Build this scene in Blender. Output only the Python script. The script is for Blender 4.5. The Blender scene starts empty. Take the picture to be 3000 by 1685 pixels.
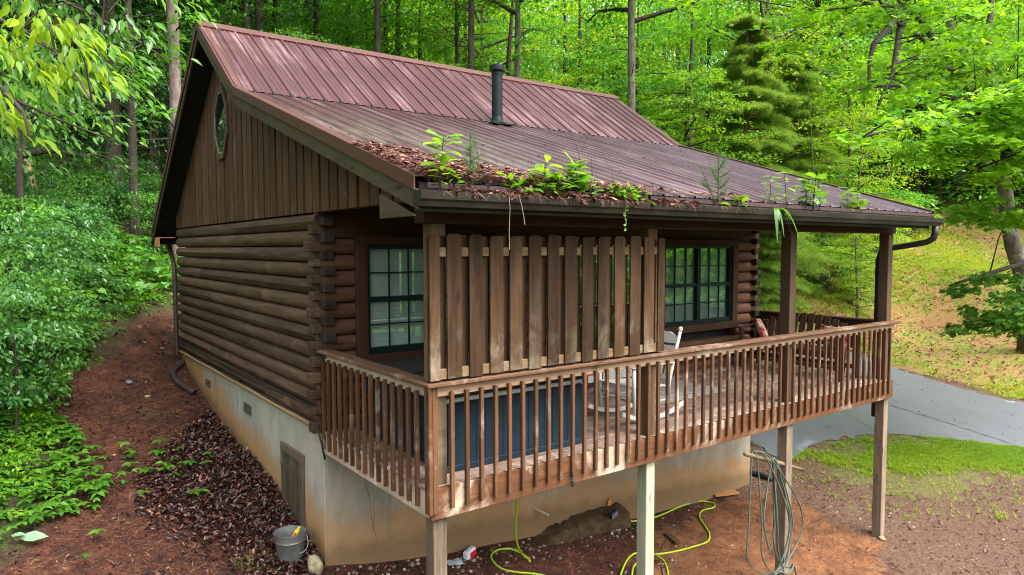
import bpy, math, random
import numpy as np
from mathutils import Vector, Matrix
PI = math.pi
rng = np.random.default_rng(7)
random.seed(7)
scene = bpy.context.scene
COL = scene.collection

# ------------------------------------------------------------------ camera
CAM = np.array([-2.805, -7.303, 1.995])
FPX = 2029.9
_y, _t, _r = [math.radians(a) for a in (-36.477, -3.258, -0.099)]
FWD = np.array([-math.sin(_y)*math.cos(_t), math.cos(_y)*math.cos(_t), math.sin(_t)])
_R = np.array([math.cos(_y), math.sin(_y), 0.0]); _U = np.cross(_R, FWD)
RGT, UPV = _R*math.cos(_r)+_U*math.sin(_r), -_R*math.sin(_r)+_U*math.cos(_r)
cd = bpy.data.cameras.new("camera"); cam = bpy.data.objects.new("camera", cd); COL.objects.link(cam)
cd.sensor_fit = 'HORIZONTAL'; cd.sensor_width = 36.0; cd.lens = 36.0*FPX/3000.0
cd.clip_start = 0.05; cd.clip_end = 600
M = Matrix.Identity(4)
for i in range(3):
    M[i][0] = RGT[i]; M[i][1] = UPV[i]; M[i][2] = -FWD[i]; M[i][3] = CAM[i]
cam.matrix_world = M
scene.camera = cam

def at(u, v, d):                       # a surveyed sight line of the photograph at depth d -> a place in the world
    return CAM + d*(FWD + RGT*(u-1500)/FPX - UPV*(v-842.5)/FPX)
def seen(X):                           # where places fall in the photograph (used to keep leaves out of openings)
    X = np.atleast_2d(X) - CAM; d = X @ FWD
    ds = np.where(d > .01, d, .01)
    return 1500+FPX*(X@RGT)/ds, 842.5-FPX*(X@UPV)/ds, d

# ------------------------------------------------------------------ world / light
w = bpy.data.worlds.new("World"); scene.world = w; w.use_nodes = True
nt = w.node_tree; nt.nodes.clear()
SUN_EL, SUN_AZ = math.radians(56), math.radians(158)
sky = nt.nodes.new("ShaderNodeTexSky"); sky.sky_type = 'NISHITA'; sky.sun_disc = False
sky.sun_elevation = SUN_EL; sky.sun_rotation = SUN_AZ; sky.dust_density = 6.0; sky.air_density = 1.0; sky.ozone_density = 0.6
hs = nt.nodes.new("ShaderNodeHueSaturation"); hs.inputs["Saturation"].default_value = 0.35
bg = nt.nodes.new("ShaderNodeBackground"); bg.inputs[1].default_value = 0.15
wo = nt.nodes.new("ShaderNodeOutputWorld")
nt.links.new(sky.outputs[0], hs.inputs["Color"]); nt.links.new(hs.outputs[0], bg.inputs[0]); nt.links.new(bg.outputs[0], wo.inputs[0])
sl = bpy.data.lights.new("sun", 'SUN'); sl.energy = 0.7; sl.angle = math.radians(40); sl.color = (1.0, 0.98, 0.95)
so = bpy.data.objects.new("sun", sl); COL.objects.link(so)
sd = Vector((math.sin(SUN_AZ)*math.cos(SUN_EL), math.cos(SUN_AZ)*math.cos(SUN_EL), math.sin(SUN_EL)))
so.rotation_euler = (-sd).to_track_quat('-Z', 'Y').to_euler(); so.location = (0, 0, 40)
vs = scene.view_settings; vs.view_transform = 'Standard'; vs.look = 'None'; vs.gamma = 1.0; vs.use_curve_mapping = False
vs.exposure = 2.12
scene.cycles.use_denoising = True
scene.cycles.use_adaptive_sampling = False
scene.cycles.filter_width = 1.05
scene.cycles.max_bounces = 6; scene.cycles.diffuse_bounces = 4; scene.cycles.glossy_bounces = 3
scene.cycles.transmission_bounces = 5; scene.cycles.transparent_max_bounces = 6
scene.cycles.caustics_reflective = False; scene.cycles.caustics_refractive = False

# ------------------------------------------------------------------ material helpers
class NT:
    def __init__(s, name):
        s.m = bpy.data.materials.new(name); s.m.use_nodes = True; s.t = s.m.node_tree; s.t.nodes.clear()
        s.out = s.n("ShaderNodeOutputMaterial")
    def n(s, typ, **kw):
        o = s.t.nodes.new(typ)
        for k, v in kw.items(): setattr(o, k, v)
        return o
    def l(s, a, b): s.t.links.new(a, b)
    def math(s, op, a, b=None, clamp=False):
        o = s.n("ShaderNodeMath", operation=op); o.use_clamp = clamp
        for i, x in enumerate((a, b)):
            if x is None: continue
            if hasattr(x, "links"): s.l(x, o.inputs[i])
            else: o.inputs[i].default_value = x
        return o.outputs[0]
    def vmath(s, op, a, b):
        o = s.n("ShaderNodeVectorMath", operation=op)
        for i, x in enumerate((a, b)):
            if hasattr(x, "links"): s.l(x, o.inputs[i])
            else: o.inputs[i].default_value = x
        return o.outputs[0]
    def noise(s, vec, scale, detail=4, rough=.6, dist=0.0):
        o = s.n("ShaderNodeTexNoise"); o.inputs["Scale"].default_value = scale; o.inputs["Detail"].default_value = detail
        o.inputs["Roughness"].default_value = rough; o.inputs["Distortion"].default_value = dist
        if vec is not None: s.l(vec, o.inputs["Vector"])
        return o.outputs["Fac"]
    def ramp(s, fac, stops, interp='LINEAR'):
        o = s.n("ShaderNodeValToRGB"); o.color_ramp.interpolation = interp; e = o.color_ramp.elements
        while len(e) < len(stops): e.new(.5)
        for q, (p, c) in zip(e, stops):
            q.position = p; q.color = (*c, 1) if len(c) == 3 else c
        s.l(fac, o.inputs[0]); return o.outputs[0]
    def step(s, fac, lo, hi):
        o = s.n("ShaderNodeMapRange"); o.interpolation_type = 'SMOOTHSTEP'
        s.l(fac, o.inputs[0]); o.inputs[1].default_value = lo; o.inputs[2].default_value = hi
        return o.outputs[0]
    def mix(s, fac, a, b, mode='MIX'):
        o = s.n("ShaderNodeMix"); o.data_type = 'RGBA'; o.blend_type = mode
        for i, x in ((0, fac), (6, a), (7, b)):
            if hasattr(x, "links"): s.l(x, o.inputs[i])
            elif i == 0: o.inputs[0].default_value = x
            else: o.inputs[i].default_value = (*x, 1)
        return o.outputs[2]
    def bump(s, h, strength=.3, dist=.01):
        o = s.n("ShaderNodeBump"); o.inputs["Strength"].default_value = strength; o.inputs["Distance"].default_value = dist
        s.l(h, o.inputs["Height"]); return o.outputs[0]
    def princ(s, col, rough=.6, spec=.4, metal=0.0, normal=None, **kw):
        o = s.n("ShaderNodeBsdfPrincipled")
        for k, x in (("Base Color", col), ("Roughness", rough), ("Specular IOR Level", spec), ("Metallic", metal)):
            if hasattr(x, "links"): s.l(x, o.inputs[k])
            elif k == "Base Color": o.inputs[k].default_value = (*x, 1)
            else: o.inputs[k].default_value = x
        for k, x in kw.items(): o.inputs[k].default_value = x
        if normal is not None: s.l(normal, o.inputs["Normal"])
        s.l(o.outputs[0], s.out.inputs[0]); return o
    def coord(s, which="Object"): return s.n("ShaderNodeTexCoord").outputs[which]
    def obrand(s): return s.n("ShaderNodeObjectInfo").outputs["Random"]
    def isl(s): return s.n("ShaderNodeNewGeometry").outputs["Random Per Island"]
    def mapping(s, vec, scale):
        o = s.n("ShaderNodeMapping"); o.inputs["Scale"].default_value = scale; s.l(vec, o.inputs[0]); return o.outputs[0]
    def sep(s, vec):
        o = s.n("ShaderNodeSeparateXYZ"); s.l(vec, o.inputs[0]); return o.outputs

def plain(name, col, rough=.5, spec=.4, metal=0.0, var=.15, scale=6.0, bump=0.0):
    k = NT(name); c = k.coord(); n = k.noise(c, scale, 5)
    lo = tuple(x*(1-var) for x in col); hi = tuple(min(1, x*(1+var)) for x in col)
    nb = k.bump(k.noise(c, scale*8, 4), bump, .004) if bump else None
    k.princ(k.ramp(n, [(.3, lo), (.7, hi)]), rough, spec, metal, nb); return k.m

def wood(name, dark, light, axis='z', weather=None, amount=.4, rough=.75, spec=.1, fine=24, isl_var=.35, knots=True, zfade=None):
    """weathered timber; grain runs along axis. weather = a grey/bleached colour that comes in patches"""
    k = NT(name); c = k.coord()
    off = k.n("ShaderNodeCombineXYZ"); r = k.math('ADD', k.math('MULTIPLY', k.obrand(), 31.0), k.math('MULTIPLY', k.isl(), 17.0))
    for i in range(3): k.l(r, off.inputs[i])
    v = k.vmath('ADD', c, off.outputs[0])
    sc = {'x': (1.1, fine, fine), 'y': (fine, 1.1, fine), 'z': (fine, fine, 1.1)}[axis]
    sc2 = {'x': (.5, 5, 5), 'y': (5, .5, 5), 'z': (5, 5, .5)}[axis]
    g = k.noise(k.mapping(v, sc), 1.6, 6, .65, .3); b = k.noise(k.mapping(v, sc2), 1.0, 3, .6, .2)
    mid = tuple((a+d)/2 for a, d in zip(dark, light))
    col = k.ramp(k.math('ADD', k.math('MULTIPLY', g, .6), k.math('MULTIPLY', b, .4)), [(.3, dark), (.5, mid), (.72, light)])
    if knots:
        vo = k.n("ShaderNodeTexVoronoi"); vo.inputs["Scale"].default_value = 1.0
        k.l(k.mapping(v, {'x': (1.6, 6, 6), 'y': (6, 1.6, 6), 'z': (6, 6, 1.6)}[axis]), vo.inputs["Vector"])
        kn = k.math('SUBTRACT', 1.0, k.step(vo.outputs["Distance"], .06, .14))
        col = k.mix(k.math('MULTIPLY', kn, .6), col, tuple(x*.35 for x in dark))
    if weather:
        wn = k.noise(v, 1.7, 6, .7, .5)
        f = k.math('MULTIPLY', k.step(wn, .62-amount*.35, .8-amount*.2), .85)
        if zfade:
            z = k.sep(c)[2]; zz = k.math('SUBTRACT', 1.0, k.step(z, zfade[0], zfade[1]))
            f = k.math('MULTIPLY', f, k.math('ADD', zz, .12, True))
        col = k.mix(f, col, weather)
    var = k.math('ADD', 1-isl_var/2, k.math('MULTIPLY', k.math('FRACT', k.math('MULTIPLY', r, 3.17)), isl_var))
    cv = k.n("ShaderNodeCombineXYZ")
    for i in range(3): k.l(var, cv.inputs[i])
    col = k.mix(1.0, col, cv.outputs[0], 'MULTIPLY')
    k.princ(col, rough, min(spec, .12), 0, k.bump(g, .35, .006)); return k.m

# ------------------------------------------------------------------ mesh helpers
class MB:
    def __init__(s): s.v = []; s.f = []; s.mi = []; s.cur = 0
    def add(s, vs, fs):
        b = len(s.v); s.v += [tuple(map(float, p)) for p in vs]
        for q in fs: s.f.append(tuple(b+i for i in q)); s.mi.append(s.cur)
        return s
    def obox(s, c, X, Y, Z, hx, hy, hz, ch=0.0):
        """oriented box, edges chamfered by ch"""
        c, X, Y, Z = [np.array(a, float) for a in (c, X, Y, Z)]
        ch = min(ch, hx*.45, hy*.45, hz*.45)
        if ch <= 0:
            vs = [c+X*hx*a+Y*hy*b+Z*hz*d for a in (-1, 1) for b in (-1, 1) for d in (-1, 1)]
            return s.add(vs, [(0, 1, 3, 2), (4, 6, 7, 5), (0, 4, 5, 1), (2, 3, 7, 6), (0, 2, 6, 4), (1, 5, 7, 3)])
        vs = []; ix = {}
        for a in (-1, 1):
            for b in (-1, 1):
                for d in (-1, 1):
                    for k in range(3):
                        e = [hx-ch, hy-ch, hz-ch]; e[k] += ch
                        ix[a, b, d, k] = len(vs); vs.append(c+X*e[0]*a+Y*e[1]*b+Z*e[2]*d)
        fs = []
        S = (-1, 1)
        for a in S: fs.append([ix[a, -1, -1, 0], ix[a, 1, -1, 0], ix[a, 1, 1, 0], ix[a, -1, 1, 0]][::a])
        for b in S: fs.append([ix[-1, b, -1, 1], ix[-1, b, 1, 1], ix[1, b, 1, 1], ix[1, b, -1, 1]][::b])
        for d in S: fs.append([ix[-1, -1, d, 2], ix[1, -1, d, 2], ix[1, 1, d, 2], ix[-1, 1, d, 2]][::d])
        for a in S:
            for b in S: fs.append([ix[a, b, -1, 0], ix[a, b, -1, 1], ix[a, b, 1, 1], ix[a, b, 1, 0]][::a*b])
            for d in S: fs.append([ix[a, -1, d, 0], ix[a, 1, d, 0], ix[a, 1, d, 2], ix[a, -1, d, 2]][::a*d])
        for b in S:
            for d in S: fs.append([ix[-1, b, d, 1], ix[-1, b, d, 2], ix[1, b, d, 2], ix[1, b, d, 1]][::b*d])
        for a in S:
            for b in S:
                for d in S: fs.append([ix[a, b, d, 0], ix[a, b, d, 1], ix[a, b, d, 2]][::a*b*d])
        return s.add(vs, fs)
    def box(s, x0, x1, y0, y1, z0, z1, ch=0.0):
        return s.obox(((x0+x1)/2, (y0+y1)/2, (z0+z1)/2), (1, 0, 0), (0, 1, 0), (0, 0, 1), abs(x1-x0)/2, abs(y1-y0)/2, abs(z1-z0)/2, ch)
    def bar(s, p, q, wd, th, up=(0, 0, 1), ch=0.0):
        p, q, up = [np.array(a, float) for a in (p, q, up)]
        L = np.linalg.norm(q-p); X = (q-p)/L; Y = np.cross(up, X); Y /= np.linalg.norm(Y)+1e-12; Z = np.cross(X, Y)
        return s.obox((p+q)/2, X, Y, Z, L/2, wd/2, th/2, ch)
    def tube(s, pts, rad, n=8, caps=True):
        P = [np.array(p, float) for p in pts]; m = len(P)
        R = [rad]*m if np.isscalar(rad) else list(rad)
        vs = []; T0 = None; N = None
        for i in range(m):
            T = P[min(i+1, m-1)]-P[max(i-1, 0)]; T /= np.linalg.norm(T)+1e-12
            if N is None:
                a = np.array([0, 0, 1.0]) if abs(T[2]) < .9 else np.array([1.0, 0, 0])
                N = np.cross(T, a)
            else: N = N - T*(N@T)
            N /= np.linalg.norm(N)+1e-12; B = np.cross(T, N)
            for j in range(n):
                t = 2*PI*j/n; vs.append(P[i]+R[i]*(N*math.cos(t)+B*math.sin(t)))
        fs = [(i*n+j, i*n+(j+1) % n, (i+1)*n+(j+1) % n, (i+1)*n+j) for i in range(m-1) for j in range(n)]
        if caps: fs += [tuple(range(n))[::-1], tuple((m-1)*n+j for j in range(n))]
        return s.add(vs, fs)
    def prism(s, poly, axis, a0, a1):
        """poly in the plane across axis ('x': (y,z), 'y': (x,z), 'z': (x,y)) extruded from a0 to a1"""
        def P(p, a): return {'x': (a, p[0], p[1]), 'y': (p[0], a, p[1]), 'z': (p[0], p[1], a)}[axis]
        n = len(poly); vs = [P(p, a0) for p in poly]+[P(p, a1) for p in poly]
        fs = [tuple(range(n)), tuple(range(2*n-1, n-1, -1))]+[(i, n+i, n+(i+1) % n, (i+1) % n) for i in range(n)]
        return s.add(vs, fs)
    def lathe(s, prof, c=(0, 0, 0), n=24, caps=True):
        vs = [(c[0]+r*math.cos(2*PI*j/n), c[1]+r*math.sin(2*PI*j/n), c[2]+z) for r, z in prof for j in range(n)]
        m = len(prof); fs = [(i*n+j, i*n+(j+1) % n, (i+1)*n+(j+1) % n, (i+1)*n+j) for i in range(m-1) for j in range(n)]
        if caps: fs += [tuple(range(n))[::-1], tuple((m-1)*n+j for j in range(n))]
        return s.add(vs, fs)
    def build(s, name, mats, parent=None, smooth=False, fix=True):
        me = bpy.data.meshes.new(name); me.from_pydata(s.v, [], s.f)
        mats = mats if isinstance(mats, (list, tuple)) else [mats]
        for m in mats: me.materials.append(m)
        if len(mats) > 1: me.polygons.foreach_set("material_index", s.mi)
        if fix:
            import bmesh
            bm = bmesh.new(); bm.from_mesh(me); bmesh.ops.recalc_face_normals(bm, faces=bm.faces); bm.to_mesh(me); bm.free()
        if smooth is True: me.shade_smooth()
        elif smooth:
            me.shade_smooth(); me.set_sharp_from_angle(angle=math.radians(smooth))
        return link(name, me, parent)
def link(name, me, parent=None):
    o = bpy.data.objects.new(name, me); COL.objects.link(o)
    if parent is not None: o.parent = parent
    return o
def tag(o, label=None, cat=None, group=None, kind=None):
    for k, x in (("label", label), ("category", cat), ("group", group), ("kind", kind)):
        if x: o[k] = x
    return o
def thing(name, label, cat, loc=(0, 0, 0), rz=0.0, group=None):
    o = bpy.data.objects.new(name, None); COL.objects.link(o); o.location = loc; o.rotation_euler = (0, 0, rz); o.empty_display_size = .1
    return tag(o, label, cat, group)

# numpy stamping: many copies of one small template in one mesh (leaves, needles, blades)
def stamp(tv, tf, pos, X, Y, Z, sc, tint=None):
    pos = np.asarray(pos, float); n = len(pos); tv = np.asarray(tv, float); k = len(tv)
    sc = np.broadcast_to(np.asarray(sc, float), (n,))
    V = pos[:, None]+sc[:, None, None]*(tv[None, :, 0, None]*X[:, None]+tv[None, :, 1, None]*Y[:, None]+tv[None, :, 2, None]*Z[:, None])
    F = np.concatenate([np.asarray(f, np.int64) for f in tf]); L = np.array([len(f) for f in tf])
    FA = (F[None]+(np.arange(n)*k)[:, None]).ravel(); LA = np.tile(L, n)
    if tint is None: tint = np.c_[rng.random(n), rng.random(n)]
    T = np.repeat(np.asarray(tint, float), k, 0)
    return V.reshape(-1, 3), FA, LA, T
def raw_mesh(name, batches, mats):
    V = np.concatenate([b[0] for b in batches]); nv = np.cumsum([0]+[len(b[0]) for b in batches])
    F = np.concatenate([b[1]+o for b, o in zip(batches, nv)]); L = np.concatenate([b[2] for b in batches])
    T = np.concatenate([b[3] for b in batches]); MI = np.concatenate([np.full(len(b[2]), b[4] if len(b) > 4 else 0) for b in batches])
    me = bpy.data.meshes.new(name)
    me.vertices.add(len(V)); me.vertices.foreach_set("co", V.astype(np.float32).ravel())
    me.loops.add(len(F)); me.loops.foreach_set("vertex_index", F.astype(np.int32))
    me.polygons.add(len(L)); me.polygons.foreach_set("loop_start", np.r_[0, np.cumsum(L)[:-1]].astype(np.int32))
    me.polygons.foreach_set("material_index", MI.astype(np.int32))
    for m in mats: me.materials.append(m)
    a = me.attributes.new("tint", 'FLOAT_COLOR', 'POINT')
    C4 = np.ones((len(V), 4), np.float32); C4[:, :2] = T; a.data.foreach_set("color", C4.ravel())
    me.update(calc_edges=True); me.validate(); return me
def mb_batch(mb, mi=0):
    V = np.array(mb.v); F = np.concatenate([np.array(f) for f in mb.f]); L = np.array([len(f) for f in mb.f])
    return V, F, L, np.tile([[.5, .5]], (len(V), 1)), mi
def frames(axis, normal):
    X = axis/(np.linalg.norm(axis, axis=1, keepdims=True)+1e-9)
    Z = normal-X*(normal*X).sum(1, keepdims=True); Z /= np.linalg.norm(Z, axis=1, keepdims=True)+1e-9
    return X, np.cross(Z, X), Z
# leaf templates: x along the leaf (length 1), y across, z up
LEAF4 = ([(0, 0, 0), (.45, .27, .05), (1, 0, -.06), (.45, -.27, .05)], [(0, 2, 1), (0, 3, 2)])
LEAF8 = ([(0, 0, 0), (.22, .2, .04), (.5, .27, .05), (.8, .15, 0), (1.05, 0, -.1), (.8, -.15, 0), (.5, -.27, .05), (.22, -.2, .04), (.5, 0, -.01)],
         [(0, 8, 2, 1), (8, 4, 3, 2), (0, 7, 6, 8), (8, 6, 5, 4)])
_ml = [(0, 0, 0), (.02, .22, .0), (-.06, .46, -.05), (.2, .36, .02), (.34, .62, -.06), (.5, .34, .02), (.66, .36, -.02), (.68, .2, .02), (1.05, 0, -.08)]
MAPLE = (_ml+[(x, -y, z) for x, y, z in _ml[1:8]]+[(.4, 0, -.03)], [(0, 16, 3, 2, 1), (16, 5, 4, 3), (16, 8, 7, 6, 5), (0, 9, 10, 11, 16), (16, 11, 12, 13), (16, 13, 14, 15, 8)])
LITTER = ([(0, 0, .02), (.3, .2, .14), (.3, -.2, .16), (.3, 0, 0), (.7, .22, .16), (.7, -.2, .1), (.7, 0, .02), (1, 0, .14)],
          [(0, 3, 1), (0, 2, 3), (1, 3, 6, 4), (3, 2, 5, 6), (4, 6, 7), (6, 5, 7)])
NEEDLE = ([(0, .012, 0), (0, -.012, 0), (.5, .012, .05), (.5, -.012, .05), (1, 0, 0)], [(0, 1, 3, 2), (2, 3, 4)])
BLADES = ([], [])
for _i in range(7):
    _a = 2*PI*_i/7+.4*_i; _dx, _dy = math.cos(_a), math.sin(_a); _b = len(BLADES[0]); _h = .7+.3*((_i*37) % 10)/10
    for _t2, _w2 in ((0, .05), (.55, .04)):
        _o = .1+.45*_t2*_t2*(1+.3*(_i % 3))
        BLADES[0].extend([(_dx*_o-_dy*_w2, _dy*_o+_dx*_w2, _h*_t2), (_dx*_o+_dy*_w2, _dy*_o-_dx*_w2, _h*_t2)])
    _o = .55+.25*(_i % 3); BLADES[0].append((_dx*_o, _dy*_o, _h*.92))
    BLADES[1].extend([(_b, _b+1, _b+3, _b+2), (_b+2, _b+3, _b+4)])

def foliage(name, stops, trans=.42, rough=.42, spec=.45, hue=.02, tr_gain=1.25):
    k = NT(name); a = k.n("ShaderNodeAttribute"); a.attribute_name = "tint"
    s = k.n("ShaderNodeSeparateColor"); k.l(a.outputs["Color"], s.inputs[0])
    ob = k.obrand()
    f = k.math('ADD', k.math('ADD', k.math('MULTIPLY', s.outputs[0], .42), k.math('MULTIPLY', s.outputs[1], .43)), k.math('MULTIPLY', ob, .15))
    col = k.ramp(f, stops)
    h = k.n("ShaderNodeHueSaturation"); k.l(col, h.inputs["Color"])
    k.l(k.math('ADD', .5-hue/2, k.math('MULTIPLY', ob, hue)), h.inputs["Hue"])
    col = h.outputs[0]
    p = k.princ(col, rough, spec)
    t = k.n("ShaderNodeBsdfTranslucent"); tc = k.mix(1.0, col, (tr_gain*1.1, tr_gain, tr_gain*.6), 'MULTIPLY'); k.l(tc, t.inputs[0])
    mx = k.n("ShaderNodeMixShader"); mx.inputs[0].default_value = trans
    k.l(p.outputs[0], mx.inputs[1]); k.l(t.outputs[0], mx.inputs[2]); k.l(mx.outputs[0], k.out.inputs[0])
    return k.m
def litter_mat(name, stops, rough=.55, spec=.35):
    k = NT(name); a = k.n("ShaderNodeAttribute"); a.attribute_name = "tint"
    s = k.n("ShaderNodeSeparateColor"); k.l(a.outputs["Color"], s.inputs[0])
    k.princ(k.ramp(s.outputs[0], stops), rough, spec); return k.m
# ------------------------------------------------------------------ materials of the cabin
M_LOG = wood("log_stain", (.020, .012, .008), (.138, .083, .053), 'y', (.20, .12, .07), .15, .6, .35, 13, .5)
M_LOGX = wood("porch_log_stain", (.045, .02, .012), (.17, .084, .05), 'x', None, 0, .6, .35, 16, .25)
M_SIDE = wood("siding_stain", (.026, .0135, .008), (.135, .070, .040), 'z', (.16, .11, .075), .2, .65, .3, 20, .45)
M_ENDS = wood("log_end_stain", (.012, .010, .009), (.05, .036, .028), 'x', None, 0, .7, .2, 14, .4)
M_ENDS2 = wood('log_end_side_stain', (.03, .018, .012), (.12, .075, .05), 'y', None, 0, .7, .2, 14, .5)
M_DARK = wood("porch_dark_board", (.03, .015, .011), (.085, .043, .030), 'x', None, 0, .7, .2, 14, .2)
M_RAIL = wood("rail_stain", (.038, .019, .010), (.15, .070, .035), 'z', (.38, .30, .23), .25, .6, .35, 26, .4)
M_RAILX = wood("rim_stain", (.050, .022, .011), (.185, .082, .038), 'x', (.50, .40, .30), .33, .6, .35, 22, .3)
M_RAILY = wood("cap_stain_side", (.055, .029, .017), (.17, .092, .056), 'y', (.42, .34, .27), .35, .6, .35, 22, .3)
M_CAPX = wood("cap_stain_front", (.05, .026, .016), (.165, .085, .05), 'x', (.36, .30, .24), .3, .6, .35, 22, .3)
M_RIMY = wood("bare_rim_side", (.22, .15, .10), (.52, .42, .33), 'y', (.6, .52, .43), .4, .8, .2, 22, .3)
M_DECK = wood("deck_board", (.10, .062, .048), (.31, .225, .185), 'x', (.50, .42, .35), .34, .55, .4, 22, .35)
M_POST = wood("porch_post_stain", (.045, .028, .017), (.18, .118, .066), 'z', (.20, .16, .11), .3, .7, .25, 14, .3)
M_POST_B = wood("porch_post_dark", (.040, .027, .017), (.115, .076, .046), 'z', None, 0, .7, .25, 26, .3)
M_LEG = wood("support_post_grey", (.055, .040, .028), (.29, .22, .155), 'z', (.10, .085, .07), .35, .75, .2, 12, .3)
M_LEG_NEW = wood("support_post_new", (.19, .20, .14), (.40, .41, .295), 'z', None, 0, .75, .2, 12, .2)
M_PICK = wood("picket_cedar", (.014, .008, .0048), (.088, .046, .0215), 'z', (.19, .155, .11), .5, .7, .25, 13, 1.0, True, (.08, .62))
M_PICK_B = wood("picket_shadow_board", (.03, .017, .010), (.10, .058, .032), 'z', None, 0, .75, .2, 26, .5)
M_SCRX = wood("screen_rail_wood", (.075, .045, .024), (.20, .13, .07), 'x', (.26, .22, .17), .3, .75, .2, 24, .3)
M_BARGE = wood("barge_board", (.035, .026, .016), (.09, .066, .042), 'y', (.055, .066, .032), .55, .85, .15, 18, .2)
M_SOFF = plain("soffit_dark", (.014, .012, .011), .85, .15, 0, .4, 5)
M_TRIM = wood("window_trim", (.03, .014, .009), (.085, .042, .027), 'z', None, 0, .65, .3, 18, .2)
M_SILL = wood("sill_log", (.20, .12, .055), (.44, .28, .14), 'y', (.22, .18, .14), .4, .7, .25, 16, .2)
M_ORNG = wood("raw_soffit_wood", (.30, .14, .045), (.50, .27, .10), 'y', None, 0, .7, .25, 16, .2)
M_FRAME = plain("window_frame_teal", (.005, .016, .017), .45, .2, 0, .2)
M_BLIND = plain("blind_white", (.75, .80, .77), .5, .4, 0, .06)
M_GUT = plain("gutter_brown", (.021, .019, .014), .5, .2, 0, .5, 3)
M_GUTIN = plain("gutter_inside_green", (.045, .085, .075), .4, .5, 0, .3, 3)
M_BLACK = plain("black_rubber", (.012, .012, .013), .5, .4)
M_PIPE = plain("stovepipe_green", (.005, .011, .0105), .5, .18, 0, .3, 4)
M_FLASH = plain("lead_flashing", (.22, .22, .24), .45, .5, .4, .2)
M_IRON = plain("lamp_iron", (.02, .022, .022), .45, .5)
M_LENS = plain("lamp_lens", (.36, .40, .36), .15, .6)
M_LENS_G = plain("lamp_lens_green", (.38, .50, .16), .15, .6)

k = NT("window_glass"); 
gl = k.n("ShaderNodeBsdfGlossy"); gl.inputs["Roughness"].default_value = .015; gl.inputs[0].default_value = (.85, 1, .93, 1)
tr = k.n("ShaderNodeBsdfTransparent"); tr.inputs[0].default_value = (.84, .95, .90, 1)
gg = k.n('ShaderNodeNewGeometry'); dt = k.n('ShaderNodeVectorMath', operation='DOT_PRODUCT'); k.l(gg.outputs['Incoming'], dt.inputs[0]); k.l(gg.outputs['Normal'], dt.inputs[1]); sch = k.math('POWER', k.math('SUBTRACT', 1.0, k.math('ABSOLUTE', dt.outputs['Value']), True), 4.0)
mx = k.n("ShaderNodeMixShader"); k.l(k.math('ADD', k.math('MULTIPLY', sch, .75), .24, True), mx.inputs[0])
k.l(tr.outputs[0], mx.inputs[1]); k.l(gl.outputs[0], mx.inputs[2]); k.l(mx.outputs[0], k.out.inputs[0]); M_GLASS = k.m
k = NT("dark_glass"); k.princ((.012, .016, .016), .02, 1.0, 0, None, **{"IOR": 1.9}); M_GLASS_D = k.m

# painted steel roof: chalked streaks run down the slope, lichen where the pine straw keeps it wet
k = NT("roof_steel_red"); c = k.coord(); sx = k.sep(c)
st = k.noise(k.mapping(c, (9, .35, .35)), 1.0, 6, .7); st2 = k.noise(k.mapping(c, (30, .9, .9)), 1.0, 4, .6); bl = k.noise(c, .55, 4, .6)
chalk = k.math('MULTIPLY', k.step(k.math('ADD', k.math('MULTIPLY', st, .6), k.math('MULTIPLY', bl, .4)), .48, .62), k.step(st2, .40, .56))
col = k.mix(k.noise(c, 2.2, 5), (.028, .0034, .0062), (.058, .0074, .0115))
col = k.mix(k.math('MULTIPLY', chalk, .7), col, (.24, .145, .155))
low_sheen = k.math('MULTIPLY', k.math('SUBTRACT', 1.0, k.step(sx[1], 1.70, 1.76)), k.step(k.math('ADD', k.math('MULTIPLY', k.noise(k.mapping(c, (5, .5, .5)), 1.0, 6, .7), .7), k.math('MULTIPLY', sx[0], .028)), .38, .62)); col = k.mix(k.math('MULTIPLY', low_sheen, .6), col, (.115, .080, .098))  # grey-lilac sky sheen of the lower slope, painted into the base colour
lich = k.math('MULTIPLY', k.math('SUBTRACT', 1.0, k.step(sx[0], .6, 3.2)), k.math('SUBTRACT', 1.0, k.step(sx[1], -1.4, 1.2)))
lich = k.math('MULTIPLY', lich, k.step(k.noise(k.mapping(c, (3, .8, .8)), 1.6, 6, .7), .36, .6))
col = k.mix(k.math('MULTIPLY', lich, .7), col, (.13, .115, .085))
sp = k.step(k.noise(c, 55, 3, .6), .68, .74); col = k.mix(k.math('MULTIPLY', sp, .5), col, (.05, .025, .02))
rg = k.math('ADD', .30, k.math('MULTIPLY', k.noise(k.mapping(c, (6, .5, .5)), 1.0, 5), .22))
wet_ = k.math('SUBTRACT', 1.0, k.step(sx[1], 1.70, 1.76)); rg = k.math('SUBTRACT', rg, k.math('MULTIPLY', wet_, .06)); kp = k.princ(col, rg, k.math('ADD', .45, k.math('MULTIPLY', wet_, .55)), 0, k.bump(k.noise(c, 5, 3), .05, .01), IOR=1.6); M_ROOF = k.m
k = NT("roof_trim_red"); c = k.coord(); col = k.mix(k.noise(k.mapping(c, (1, 2, 2)), 2.0, 5), (.048, .013, .012), (.098, .034, .027)); k.princ(col, .42, .45); M_RTRIM = k.m

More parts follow.
